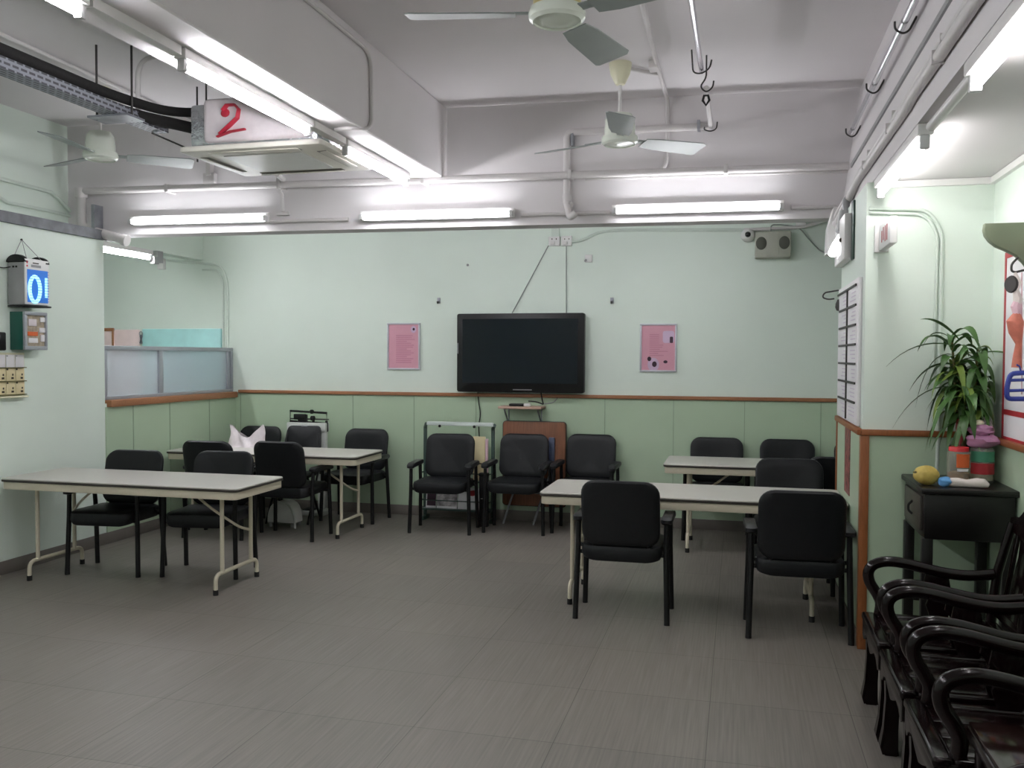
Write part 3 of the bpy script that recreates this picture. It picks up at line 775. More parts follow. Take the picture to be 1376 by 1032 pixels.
chair(-4.285, 6.74, PI+0.05, 'black armchair with its back to us, left one at the back left table')
chair(-3.685, 6.86, PI, 'black armchair with its back to us, right one at the back left table')
chair(-4.63, 7.72, 0.0, 'black armchair in the back left corner behind the white bag')
chair(-3.50, 7.73, -0.06, 'black armchair against the back wall, right of the weighing scale')
chair(-0.17, 7.76, 0.02, 'black armchair at the back wall behind the left end of the far right table')
chair(0.42, 7.76, 0.0, 'black armchair at the back wall, second along behind the far right table')
chair(0.72, 6.96, PI-0.02, 'black armchair with its back to us at the far right table, half behind pillar')
chair(1.03, 7.76, 0.0, 'black armchair at the back wall, mostly hidden behind the pillar')
# a plainer folding chair in front of the scale
t = empty('folding_chair', (-4.02, 7.52, 0), 0.12, 'black folding chair with a square back in front of the weighing scale', 'chair')
part('seat', MB().prism(rrect(-0.19, 0.19, -0.2, 0.16, 0.05, 4), 0.42, 0.45, 'xy', bev=0.01), M['vinyl'], t)
part('backrest', MB().ring_pad(rrect(-0.165, 0.165, 0.56, 0.872, 0.04, 4), [(0.92, -0.012), (1.0, -0.006), (1.0, 0.006), (0.92, 0.014)], fn=lambda p: (p[0]*(1+0.12*(0.9-p[1])), 0.2+(p[1]-0.56)*0.2-p[2], p[1]), center=(0, 0.73)), M['vinyl'], t)
for sx in (-1, 1):
    part('leg', MB().tube([(0.2*sx, -0.2, 0), (0.19*sx, 0.13, 0.5), (0.16*sx, 0.25, 0.83)], 0.011, 8), M['blackmetal'], t)
    part('leg', MB().tube([(0.175*sx, 0.2, 0), (0.175*sx, -0.14, 0.43)], 0.011, 8), M['blackmetal'], t)
part('back_clip', MB().box(-0.03, 0.03, 0.252, 0.268, 0.862, 0.876, bev=0.003), M['steel'], t)

# ------------------------------------------------------------------ folding tables
TL, TW, TH = 1.82, 0.62, 0.705
def make_table():
    t = empty('folding_table', (0, 0, 0))
    out = rrect(-TL/2, TL/2, -TW/2, TW/2, 0.045, 4)
    part('tabletop', MB().prism(out, TH-0.010, TH, 'xy', bev=0.003, seg=1), M['tabletop'], t)
    part('edge_band', MB().prism([(x*1.002, y*1.006) for x, y in out], TH-0.024, TH-0.0101, 'xy', bev=0.002, seg=1), M['dark_edge'], t)
    part('apron', MB().prism([(x*0.992, y*0.978) for x, y in out], TH-0.075, TH-0.024, 'xy', bev=0.004, seg=2), M['beige'], t)
    for sx in (-1, 1):
        x = sx*(TL/2-0.19)
        fr = MB().tube(fillet([(x, -0.252, 0.02), (x, -0.252, 0.13), (x, 0.252, 0.13), (x, 0.252, 0.02)], 0.07, 6), 0.0135, 10)
        f = part('leg_frame', fr, M['beige'], t)
        for sy in (-1, 1):
            part('upright', MB().tube([(x, sy*0.175, 0.125), (x, sy*0.175, TH-0.05)], 0.0135, 10), M['beige'], f)
            part('foot_cap', MB().cyl((x, sy*0.252, 0), (x, sy*0.252, 0.035), 0.017, seg=10), M['rubber'], f)
        part('brace', MB().tube(fillet([(x-sx*0.36, 0.0, TH-0.07), (x-sx*0.2, 0.0, TH-0.19), (x-sx*0.03, 0.09, TH-0.33), (x, 0.175, TH-0.36)], 0.1, 4), 0.009, 8), M['beige'], f)
    return t
tab0 = make_table()
tabs = [(-3.97, 5.275, 0.0, 'beige folding table in the front left, its end against the left wall'),
        (-3.99, 7.11, 0.0, 'beige folding table in the back left corner, with a white bag on it'),
        (-0.285, 5.675, 0.0, 'beige folding table in the front right, its end against the pillar'),
        (0.345, 7.365, 0.0, 'beige folding table at the back right, partly behind the pillar')]
for i, (x, y, rz, lab) in enumerate(tabs):
    c = tab0 if i == 0 else copy_tree(tab0)
    c.location = (x, y, 0); c.rotation_euler = (0, 0, rz); tag(c, lab, 'table', 'beige folding tables')

# white bag on the back left table
b = MB()
rnd = random.Random(4)
prof = []
W = 15
front = []
for j in range(7):
    row = []
    for i in range(W):
        u = i/(W-1)*2-1; v = j/6
        hgt = 0.115+0.065*abs(u)**1.2*(1 if u > 0 else 0.9)-0.03*math.cos(u*3)
        x = u*0.19*(1-0.12*v)+0.008*math.sin(7*v+3*u)
        row.append((x, hgt*v, 0.075*(1-u*u*0.8)*(1-0.75*v)+0.012*math.sin(9*u+4*v)))
    front.append(row)
bm = b.bm
fv = [[bm.verts.new((x, -y, z)) for x, z, y in row] for row in front]
bv = [[bm.verts.new((x, y+0.01, z*0.97)) for x, z, y in row] for row in front]
for g_ in (fv, bv):
    for j in range(6):
        for i in range(W-1):
            bm.faces.new((g_[j][i], g_[j][i+1], g_[j+1][i+1], g_[j+1][i]))
for j in range(6):
    for e in (0, W-1):
        bm.faces.new((fv[j][e], fv[j+1][e], bv[j+1][e], bv[j][e]))
for i in range(W-1):
    bm.faces.new((fv[0][i], fv[0][i+1], bv[0][i+1], bv[0][i]))
o = _obj('plastic_bag', b, M['bag'], 60)
o.location = (-4.39, 7.31, TH)
tag(o, 'crumpled white plastic bag standing on the back left table', 'bag')

# ------------------------------------------------------------------ back wall things
def box_px(mb, u0, v0, u1, v1, y0, y1, bev=0.0):
    a = py(u0, v0, y0); c = py(u1, v1, y0)
    return mb.box(a.x, c.x, y0, y1, c.z, a.z, bev=bev)
# television
a = Vector((-2.614, 0, 1.955)); c = Vector((-1.380, 0, 1.209)); yf = D-0.11
t = empty('television', ((a.x+c.x)/2, D-0.06, c.z), 0, 'large black flat television on the back wall', 'television')
k = (yf)/D
x0, x1 = a.x*k, c.x*k; z0 = H+(c.z-H)*k; z1 = H+(a.z-H)*k
part('case', MB().prism(rrect(x0, x1, z0, z1, 0.02, 4), yf, yf+0.07, 'xz', bev=0.006), M['tvblack'], t, world=True)
part('screen', MB().box(x0+0.055, x1-0.058, yf-0.003, yf+0.004, z0+0.085, z1-0.05), M['tvscreen'], t, world=True)
part('logo', MB().box((x0+x1)/2-0.06, (x0+x1)/2+0.12, yf-0.005, yf, z0+0.022, z0+0.03), M['grey_plastic'], t, world=True)
part('side_light', MB().box(x0+0.006, x0+0.014, yf-0.004, yf, z0+0.36, z0+0.46), M['grey_plastic'], t, world=True)
part('wall_mount', MB().box(-2.2, -1.8, yf+0.06, D, 1.4, 1.75), M['blackmetal'], t, world=True)

# framed pink notices
def notice(u0, v0, u1, v1, label, kind):
    a = py(u0, v0, D-0.02); c = py(u1, v1, D-0.02)
    t = empty('framed_notice', ((a.x+c.x)/2, D, c.z), 0, label, 'notice', 'framed pink notices')
    x0, x1, z0, z1 = a.x, c.x, c.z, a.z
    f = MB()
    w_ = 0.016
    f.box(x0, x1, D-0.022, D, z1-w_, z1, bev=0.004).box(x0, x1, D-0.022, D, z0, z0+w_, bev=0.004)
    f.box(x0, x0+w_, D-0.022, D, z0+w_, z1-w_, bev=0.004).box(x1-w_, x1, D-0.022, D, z0+w_, z1-w_, bev=0.004)
    part('frame', f, M['frame_silver'], t, world=True)
    sh = part('sheet', MB().box(x0+w_, x1-w_, D-0.012, D-0.002, z0+w_, z1-w_), M['pink'], t, world=True)
    W_ = x1-x0; Hh = z1-z0; yb = D-0.0132
    p = MB()
    rnd = random.Random(7 if kind == 0 else 9)
    if kind == 0:
        zz = z1-0.26*Hh
        for i in range(15):
            q = rnd.uniform(0.72, 0.9) if i % 4 != 3 else 0.6
            p.box(x0+0.27*W_, x0+q*W_, yb, D-0.011, zz-0.010, zz); zz -= 0.041*Hh
        part('text_lines', p, M['pink_dark'], sh, world=True)
        part('patch', MB().prism([(x0+0.8*W_+0.028*math.cos(i*PI/8), z1-0.14*Hh+0.034*math.sin(i*PI/8)) for i in range(16)], yb, D-0.011, 'xz'), M['mauve'], sh, world=True)
        part('dark_dot', MB().prism([(x0+0.81*W_+0.012*math.cos(i*PI/6), z1-0.135*Hh+0.013*math.sin(i*PI/6)) for i in range(12)], yb-0.001, D-0.011, 'xz'), M['print_dark'], sh, world=True)
    else:
        zz = z1-0.22*Hh
        for i in range(11):
            p.box(x0+0.26*W_, x0+(0.52 if i < 5 else rnd.uniform(0.5, 0.8))*W_, yb, D-0.011, zz-0.008, zz); zz -= 0.043*Hh
        part('text_lines', p, M['pink_dark'], sh, world=True)
        q = MB().prism(rrect(x0+0.62*W_, x0+0.93*W_, z1-0.40*Hh, z1-0.15*Hh, 0.02, 3), yb, D-0.011, 'xz')
        part('patch', q, M['mauve'], sh, world=True)
        q = MB().prism(rrect(x0+0.81*W_, x0+0.90*W_, z1-0.40*Hh, z1-0.27*Hh, 0.008, 3), yb-0.002, D-0.011, 'xz')
        part('dark_print', q, M['print_dark'], sh, world=True)
        q = MB().prism([(x0+0.37*W_+0.052*math.cos(i*PI/8), z0+0.15*Hh+0.062*math.sin(i*PI/8)) for i in range(16)], yb, D-0.011, 'xz')
        part('patch', q, M['mauve'], sh, world=True)
        for cx, cz, rx, rz_ in ((0.26, 0.27, 0.018, 0.021), (0.40, 0.16, 0.021, 0.026), (0.70, 0.21, 0.019, 0.014)):
            q = MB().prism([(x0+cx*W_+rx*math.cos(i*PI/6), z0+cz*Hh+rz_*math.sin(i*PI/6)) for i in range(12)], yb-0.002, D-0.011, 'xz')
            part('dark_print', q, M['print_dark'], sh, world=True)
notice(520, 434, 564, 497, 'framed pink notice with lines of text, left of the television', 0)
notice(860, 435, 909, 500, 'framed pink notice with dark pictures, right of the television', 1)

# outlets and cables
for (u0, v0, u1, v1, lab) in ((737, 318, 752, 330, 'left white socket of the pair above the television'), (754, 317, 768, 330, 'right white socket of the pair above the television')):
    a = py(u0, v0, D-0.04); c = py(u1, v1, D-0.04)
    t = empty('wall_socket', ((a.x+c.x)/2, D, c.z), 0, lab, 'socket', 'sockets above the television')
    part('plate', MB().box(a.x, c.x, D-0.04, D, c.z, a.z, bev=0.006), M['white_plastic'], t, world=True)
    part('plug', MB().box(a.x+0.02, a.x+0.06, D-0.055, D-0.035, c.z+0.008, c.z+0.04, bev=0.005), M['white_metal'], t, world=True)
    for dx in (0.03, 0.07):
        part('pin_hole', MB().box(a.x+dx, a.x+dx+0.008, D-0.0415, D-0.039, c.z+0.055, c.z+0.068), M['ink'], t, world=True)
single('socket_trunking', box_px(MB(), 741, 300, 751, 318, D-0.025, D), M['pipe_grn'], 'pale trunking from the beam down to the socket pair', 'trunking')
pts = [bw(768, 325), bw(783, 323), bw(806, 311), bw(840, 309), bw(1000, 309)]
single('wall_cable', MB().tube(fillet(pts, 0.1, 5), 0.014, 8), M['pipe_grn'], 'pale cable curving right from the sockets above the television', 'cable')
single('wall_cable', MB().tube([bw(737, 330, 0.008), bw(688, 421, 0.008)], 0.0045, 6), M['cable_grey'], 'thin grey cable slanting from the sockets to the television', 'cable')
single('wall_cable', MB().tube([bw(761, 331, 0.008), bw(761, 422, 0.008)], 0.0045, 6), M['cable_grey'], 'thin grey cable dropping straight from the sockets to the television', 'cable')
single('wall_cable', MB().tube(fillet([bw(642, 527, 0.03), bw(643, 540, 0.02), bw(646, 556, 0.02), bw(643, 572, 0.02), bw(645, 600, 0.03)], 0.05, 4), 0.005, 6), M['rubber'], 'black cable hanging below the left half of the television', 'cable')
single('wall_cable', MB().tube(fillet([bw(727, 528, 0.03), bw(729, 540, 0.05), bw(731, 544, 0.10), bw(722, 540, 0.12), bw(710, 539, 0.12)], 0.04, 4), 0.006, 6), M['rubber'], 'black cable looping from the television to the wall shelf', 'cable')
single('wall_cable', MB().tube(fillet([bw(752, 530, 0.02), bw(745, 541, 0.03), bw(731, 543, 0.10)], 0.05, 4), 0.005, 6), M['grey_plastic'], 'grey cable curving from the television to the wall shelf end', 'cable')
for u, v, lab in ((589, 405, 'small metal hook on the wall above the left pink notice'), (822, 405, 'small metal hook on the wall between television and right pink notice')):
    a = bw(u, v, 0.02)
    t = empty('wall_hook', (a.x, D, a.z-0.03), 0, lab, 'hook')
    part('plate', MB().box(a.x-0.015, a.x+0.015, D-0.012, D, a.z-0.02, a.z+0.035, bev=0.003), M['steel'], t, world=True)
    part('peg', MB().tube(fillet([(a.x, D-0.01, a.z-0.005), (a.x, D-0.04, a.z-0.02), (a.x, D-0.045, a.z+0.0)], 0.01, 3), 0.008, 6), M['dark_steel'], t, world=True)
a = bw(790, 348, 0.02)
t = empty('wall_hook', (a.x, D, a.z-0.04), 0, 'white plastic hook below the sockets, above the television', 'hook')
part('plate', MB().box(a.x-0.03, a.x+0.04, D-0.014, D, a.z-0.03, a.z+0.04, bev=0.006), M['white_plastic'], t, world=True)
part('peg', MB().tube([(a.x-0.02, D-0.014, a.z-0.01), (a.x-0.02, D-0.05, a.z-0.02)], 0.01, 8), M['grey_plastic'], t, world=True)
single('wall_stud', MB().blob((bw(628, 356).x, D-0.004, bw(628, 356).z), 0.012, 2, (1, 0.5, 1)), M['grey_plastic'], 'tiny grey stud on the bare wall left of the cable', 'stud')
# twin speaker and camera
yf = D-0.14
t = empty('wall_speaker', (0.28, D, 2.43), 0, 'grey twin speaker box high on the back wall near the pillar', 'speaker')
a = py(1015, 311, yf); c = py(1063, 345, yf)
part('box', MB().box(a.x, c.x, yf, D, c.z, a.z, bev=0.012), M['speaker_grey'], t, world=True)
for u, v in ((1023, 327), (1054, 326)):
    p = py(u, v, yf)
    part('speaker_cone', MB().lathe([(0.0, 0.006), (0.03, 0.008), (0.045, 0.0)], 20, mtx=Matrix.Translation((p.x, yf-0.001, p.z)) @ Matrix.Scale(1.25, 4, (0, 0, 1)) @ Matrix.Rotation(R(90), 4, 'X')), M['mesh_grey'], t, world=True)
part('centre_panel', MB().box(py(1031, 327, yf).x, py(1047, 327, yf).x, yf-0.004, yf+0.01, c.z+0.02, a.z-0.02, bev=0.003), M['grey_plastic'] if False else M['speaker_grey'], t, world=True)
p = py(1005, 315, D-0.1)
t = empty('security_camera', (p.x, D, p.z-0.05), 0, 'small white dome camera left of the grey speaker box', 'camera')
part('body', MB().lathe([(0.055, 0.1), (0.06, 0.06), (0.05, 0.02), (0.03, 0.0)], 20, mtx=Matrix.Translation((p.x, D-0.1, p.z)) @ Matrix.Rotation(R(-90), 4, 'X')), M['white_plastic'], t, world=True)
part('lens', MB().blob((p.x, D-0.10, p.z), 0.026, 2), M['lens'], t, world=True)
# cables near the speaker
single('wall_cable', MB().tube(fillet([bw(1000, 309, 0.03), bw(1062, 306, 0.05), bw(1078, 305, 0.05), bw(1108, 297, 0.05), bw(1120, 280, 0.2)], 0.1, 5), 0.015, 8), M['pipe'], 'white cable rising from the speaker towards the pillar top', 'cable')
single('wall_cable', MB().tube(fillet([bw(1036, 311, 0.06), bw(1036, 302, 0.04), bw(1050, 302, 0.03), bw(1074, 305, 0.04), bw(1090, 325, 0.02), bw(1104, 339, 0.02), bw(1117, 340, 0.1)], 0.06, 5), 0.006, 6), M['cable_grey'], 'thin grey cable sagging from the speaker to the angled lamp', 'cable')
single('wall_box', box_px(MB(), 1070, 292, 1083, 304, D-0.06, D, 0.005), M['white_plastic'], 'white junction box under the beam right of the speaker', 'junction box')
# wall shelf and its things
yf = D-0.22
a = py(669, 546, yf); c = py(727, 548, yf)
t = empty('wall_shelf', ((a.x+c.x)/2, D, a.z-0.16), 0, 'small pinkish wall shelf on brackets below the television', 'shelf')
ZS = a.z
part('board', MB().box(a.x, c.x, yf, D, ZS-0.022, ZS, bev=0.004), mat('shelf_board', (186, 156, 140), 0.5), t, world=True)
for xx in (a.x+0.05, c.x-0.04):
    part('bracket', MB().tube(fillet([(xx, yf+0.03, ZS-0.026), (xx, D-0.012, ZS-0.026), (xx, D-0.012, ZS-0.17), (xx, yf+0.05, ZS-0.04)], 0.015, 3), 0.007, 6), M['steel'], t, world=True)
p = py(695, 544, yf+0.08)
single('set_top_box', MB().box(p.x-0.075, p.x+0.07, yf+0.05, yf+0.13, ZS, ZS+0.024, bev=0.01), M['tvblack'], 'slim black device lying on the wall shelf', 'device')
p = py(709, 542, yf+0.08)
single('plug_adapter', MB().box(p.x-0.03, p.x+0.03, yf+0.04, yf+0.09, ZS, ZS+0.03, bev=0.008), M['white_plastic'], 'white plug adapter on the wall shelf beside the black device', 'adapter')
# brown folded table leaning at the wall
yb = 7.99
a = py(676, 566, yb); c = py(760, 570, yb)
t = empty('folded_table', ((a.x+c.x)/2, yb, 0), 0, 'brown folded table standing upright against the back wall', 'folded table')
part('tabletop', MB().prism(rrect(a.x, c.x, 0.16, a.z, 0.03, 4), yb, yb+0.028, 'xz', bev=0.003), M['brownboard'], t, world=True)
part('edge_band', MB().prism(rrect(a.x-0.006, c.x+0.006, 0.154, a.z+0.006, 0.034, 4), yb+0.005, yb+0.032, 'xz', bev=0.003), M['dark_edge'], t, world=True)
for xx, x2 in ((a.x+0.03, a.x-0.14), (c.x-0.28, c.x-0.2)):
    part('leg', MB().tube([(xx+0.15, yb-0.015, 0.5), (xx, yb-0.10, 0.0)], 0.010, 8), M['steel'], t, world=True)
part('cross_bar', MB().tube([(a.x+0.05, yb-0.04, 0.30), (c.x-0.05, yb-0.04, 0.28)], 0.009, 8), M['steel'], t, world=True)
# magazine rack
yr = 7.93
x0 = py(569, 573, yr).x; x1 = py(664, 573, yr).x; zt = py(600, 570, yr).z
t = empty('magazine_rack', ((x0+x1)/2, yr, 0), 0, 'dark green metal magazine rack with a white top bar at the back wall', 'rack')
for xx in (x0+0.02, x1-0.01):
    part('post', MB().box(xx-0.016, xx+0.016, yr-0.012, yr+0.012, 0.04, zt-0.02, bev=0.004), M['green_metal'], t, world=True)
    part('foot', MB().box(xx-0.014, xx+0.014, yr-0.085, yr+0.085, 0.0, 0.04, bev=0.006), M['green_metal'], t, world=True)
    part('top_arm', MB().tube([(xx, yr, zt-0.03), (xx+0.03, yr-0.06, zt+0.005)], 0.017, 8), M['green_metal'], t, world=True)
tb = part('top_bar', MB().box(x0+0.06, x1+0.01, yr-0.08, yr-0.04, zt-0.008, zt+0.028, bev=0.006), M['light_tube_off'], t, world=True)
for xx in (x0+0.19, x1-0.17):
    part('bolt', MB().blob((xx, yr-0.08, zt-0.012), 0.014, 2), M['rubber'], tb, world=True)
sh = part('wire_shelf', MB().box(x0+0.02, x1-0.01, yr-0.10, yr+0.06, 0.105, 0.118), M['green_metal'], t, world=True)
part('wire_rail', MB().tube(fillet([(x0+0.02, yr+0.05, 0.20), (x0+0.02, yr-0.11, 0.20), (x1-0.01, yr-0.11, 0.20), (x1-0.01, yr+0.05, 0.20)], 0.02, 3), 0.005, 6), M['green_metal'], t, world=True)
part('wire_rail', MB().tube(fillet([(x0+0.02, yr+0.05, 0.46), (x0+0.02, yr-0.11, 0.46), (x1-0.01, yr-0.11, 0.46), (x1-0.01, yr+0.05, 0.46)], 0.02, 3), 0.005, 6), M['green_metal'], t, world=True)
part('wire_shelf', MB().box(x0+0.02, x1-0.01, yr-0.10, yr+0.06, 0.375, 0.388), M['green_metal'], t, world=True)
for i, (f0, f1, mm, lab) in enumerate(((0.06, 0.2, 'print_dark', 'dark covered magazine leaning at the left of the rack bottom shelf'), (0.215, 0.50, 'white_print', 'grey covered magazine in the middle of the rack bottom shelf'),
                                 (0.515, 0.86, 'paper', 'white magazine with red print at the right of the rack bottom shelf'))):
    xa = x0+f0*(x1-x0); xb = x0+f1*(x1-x0)
    tm = empty('magazine', ((xa+xb)/2, yr-0.05, 0.118), 0, lab, 'magazine', 'magazines on the rack')
    mt_ = Matrix.Rotation(R(-8), 4, 'X')
    part('pages', MB().box(-(xb-xa)/2, (xb-xa)/2, 0.0, 0.012, 0.0, 0.20, mtx=mt_), M['paper'], tm)
    part('cover', MB().box(-(xb-xa)/2+(0.01 if i == 0 else 0), (xb-xa)/2, -0.002, 0.0, 0.02 if i < 2 else 0, 0.20, mtx=mt_), M[mm], tm)
    if i == 2:
        part('red_print', MB().blob((0.02, -0.002, 0.15), 0.05, 2, (1, 0.05, 0.5), 0.25, 3, mtx=mt_), M['red_deep'], tm)
for f0, f1, z1_, mm, lab in ((0.72, 0.885, 0.80, 'cream_card', 'cream folder standing on the rack middle shelf'), (0.89, 0.925, 0.78, 'pale_pink', 'thin pale folder standing at the right end of the rack middle shelf')):
    xa = x0+f0*(x1-x0); xb = x0+f1*(x1-x0)
    tm = empty('folder', ((xa+xb)/2, yr-0.02, 0.388), 0, lab, 'folder', 'folders on the rack')
    part('cover', MB().box(-(xb-xa)/2, (xb-xa)/2, -0.01, 0.012, 0.0, z1_-0.388, bev=0.002), M[mm], tm)
    part('label_band', MB().box(-(xb-xa)/2-0.0005, (xb-xa)/2+0.0005, -0.0115, -0.009, 0.155, 0.165), M['ink'], tm)
xa = py(739, 588, 7.96)
single('ring_binder', MB().box(xa.x-0.012, py(745, 590, 7.96).x, 7.955, 7.985, 0.40, xa.z, bev=0.004), M['blue_cover'], 'thin grey blue binder standing between the chair and the brown board', 'binder')

# ------------------------------------------------------------------ weighing scale in the back left corner
ys = 7.88
def sp(u, v): return py(u, v, ys)
xc = sp(433, 600).x
t = empty('weighing_scale', (xc, ys, 0), 0, 'white upright weighing scale with a black balance beam, back left corner', 'weighing scale')
a = sp(388, 567); c = sp(440, 580)
part('base', MB().box(xc-0.17, xc+0.065, ys-0.12, ys+0.08, 0.0, 0.05, bev=0.012), M['scale_white'], t, world=True)
part('platform', MB().box(xc-0.16, xc-0.045, ys-0.11, ys+0.07, 0.05, 0.062, bev=0.004), M['rubber'], t, world=True)
part('column', MB().box(xc-0.035, xc+0.045, ys-0.03, ys+0.03, 0.06, c.z, bev=0.006), M['scale_white'], t, world=True)
part('height_rod', MB().box(xc-0.012, xc+0.004, ys-0.04, ys-0.03, 0.4, c.z-0.01), M['dark_steel'], t, world=True)
part('head', MB().box(a.x, c.x, ys-0.045, ys+0.045, c.z, a.z, bev=0.008), M['scale_white'], t, world=True)
f = MB()
b0 = sp(390, 564); b1 = sp(439, 555)
fr = part('beam_frame', MB().tube([Vector((b0.x, ys, b0.z-0.012)), Vector((b0.x, ys, b1.z+0.014)), Vector((b1.x, ys, b1.z)), Vector((b1.x, ys, b0.z-0.03))], 0.011, 6, closed=True), M['blackmetal'], t, world=True)
part('beam', MB().box(b0.x, b1.x+0.02, ys-0.008, ys+0.008, b0.z+0.005, b0.z+0.018), M['dark_steel'], t, world=True)
part('stand', MB().box(b0.x+0.09, b0.x+0.18, ys-0.02, ys+0.02, a.z, b0.z+0.055, bev=0.004), M['blackmetal'], t, world=True)
part('weight', MB().box(b0.x+0.05, b0.x+0.17, ys-0.03, ys+0.01, b0.z+0.005, b0.z+0.06, bev=0.006), M['blackmetal'], t, world=True)
part('weight', MB().lathe([(0.02, 0), (0.026, 0.01), (0.026, 0.03), (0.018, 0.045)], 14, c=(b0.x+0.25, ys-0.015, b0.z+0.0)), M['blackmetal'], t, world=True)
part('weight', MB().lathe([(0.012, 0), (0.022, 0.01), (0.022, 0.03), (0.012, 0.04)], 14, c=(b0.x+0.235, ys-0.005, b1.z-0.01)), M['blackmetal'], t, world=True)
part('support_post', MB().box(b1.x-0.012, b1.x+0.012, ys-0.01, ys+0.01, c.z, b0.z, bev=0.002), M['blackmetal'], t, world=True)
part('support_post', MB().box(b0.x+0.24, b0.x+0.26, ys-0.01, ys+0.01, a.z-0.01, b0.z+0.01, bev=0.002), M['blackmetal'], t, world=True)
# white folding stool under the back left table
yq = 7.21
a = py(361, 693, yq); c = py(397, 672, yq)
cx = (a.x+c.x)/2; w2 = (c.x-a.x)/2
t = empty('plastic_stool', (cx, yq, 0), 0, 'white rounded plastic stool on the floor under the back left table', 'stool')
pl = [(cx-w2, 0.04), (cx+w2, 0.04)]+[(cx+w2*math.cos(R(i*15))**0.7 if i < 6 else cx, 0.06+0.17*math.sin(R(i*15))) for i in range(7)]+[(cx-w2*math.cos(R(90-i*15))**0.7 if i < 6 else cx-w2, 0.06+0.17*math.sin(R(90-i*15))) for i in range(1, 7)]
part('body', MB().prism(pl, yq-0.03, yq+0.14, 'xz', bev=0.012), M['white_plastic'], t, world=True)
part('handle', MB().tube(fillet([(cx-w2*0.2, yq-0.045, 0.235), (cx+w2*0.7, yq-0.045, 0.22), (cx+w2*1.1, yq-0.045, 0.12), (cx+w2*1.15, yq-0.045, 0.0)], 0.08, 5), 0.010, 8), M['scale_white'], t, world=True)
for sx in (-1, 1):
    for yy in (yq-0.01, yq+0.12):
        part('foot', MB().cyl((cx+sx*w2*0.8, yy, 0), (cx+sx*w2*0.8, yy, 0.05), 0.016, seg=10), M['grey_plastic'], t, world=True)
# black bin between the rack and the chair
bx0, bx1, by0, by1 = -2.272, -2.182, 7.675, 7.745
t = empty('waste_bin', ((bx0+bx1)/2, 7.69, 0), 0, 'narrow black bin standing between the magazine rack and the brown board', 'bin')
part('body', MB().prism(rrect(bx0+0.004, bx1-0.004, by0+0.004, by1-0.004, 0.015, 3), 0.0, 0.46, 'xy', bev=0.006), M['rubber'], t, world=True)
part('lid', MB().prism(rrect(bx0, bx1, by0, by1, 0.016, 3), 0.46, 0.49, 'xy', bev=0.008), M['blackmetal'], t, world=True)
part('label_strip', MB().box(bx0+0.025, bx1-0.02, by0+0.001, by0+0.006, 0.255, 0.262), M['grey_plastic'], t, world=True)

# ------------------------------------------------------------------ frosted glass screen over the left half wall
t = empty('glass_screen', (XL-0.04, 7.1, 1.178), 0, 'frosted glass screen in a grey metal frame above the left half wall', 'glass screen')
y0, y1 = 6.185, D-0.012; z0, z1 = 1.178, 1.625
xa, xb = XL-0.055, XL-0.015
ym = px(215, 500, XL-0.03).y
for (ya, yb_, za, zb_) in ((y0, y1, z1-0.035, z1), (y0, y1, z0, z0+0.03), (y0, y0+0.035, z0+0.03, z1-0.035), (ym-0.03, ym+0.03, z0+0.03, z1-0.035), (y1-0.03, y1, z0+0.03, z1-0.035), (y1-0.10, y1-0.075, z0+0.03, z1-0.035)):
    part('frame_bar', MB().box(xa, xb, ya, yb_, za, zb_, bev=0.003), M['alu'], t, world=True)
for ya, yb_ in ((y0+0.03, ym-0.025), (ym+0.025, y1-0.095)):
    part('glass_pane', MB().box(XL-0.038, XL-0.032, ya, yb_, z0+0.02, z1-0.03), M['frost'], t, world=True)
part('clear_strip', MB().box(XL-0.038, XL-0.032, y1-0.08, y1-0.025, z0+0.02, z1-0.03), M['frost'], t, world=True)
# boards on the wall of the side room
a = bw(192, 442); c = bw(298, 466)
single('teal_board', MB().box(a.x, c.x, D-0.03, D, 0.9, a.z, bev=0.01), M['teal'], 'pale teal board on the far wall seen over the glass screen', 'board')
a = bw(155, 443); c = bw(188, 466)
single('pink_board', MB().box(a.x, c.x, D-0.03, D, 0.9, a.z, bev=0.01), M['pinkboard'], 'pale pink board on the far wall over the glass screen', 'board')
a = bw(130, 441); c = bw(156, 466)
t = empty('framed_board', ((a.x+c.x)/2, D, 0.9), 0, 'orange-brown framed board at the left end of the far wall over the screen', 'board')
part('sheet', MB().box(a.x, c.x, D-0.045, D-0.03, 0.9, a.z), M['pinkboard'], t, world=True)
part('frame_bar', MB().box(a.x, c.x, D-0.055, D-0.03, a.z-0.035, a.z, bev=0.004), M['rail'], t, world=True)
part('frame_bar', MB().box(c.x-0.02, c.x, D-0.055, D-0.03, 0.9, a.z-0.035, bev=0.003), M['rail'], t, world=True)
a = bw(189, 452, 0.05)
t = empty('key_bunch', (a.x, D-0.04, a.z-0.08), 0, 'small bunch of keys hanging between the pink and teal boards', 'keys')
part('ring', MB().tube([(a.x+0.02*math.cos(i*PI/6), D-0.045, a.z+0.03+0.02*math.sin(i*PI/6)) for i in range(12)], 0.004, 6, closed=True), M['steel'], t, world=True)
for dx, rr in ((-0.02, -14), (0.008, 4), (0.03, 18)):
    part('key', MB().box(-0.008, 0.008, -0.004, 0.004, -0.09, 0.0, bev=0.003, mtx=Matrix.Translation((a.x+dx*0.5, D-0.045, a.z+0.012)) @ Matrix.Rotation(R(rr), 4, 'Y')), M['steel'], t, world=True)

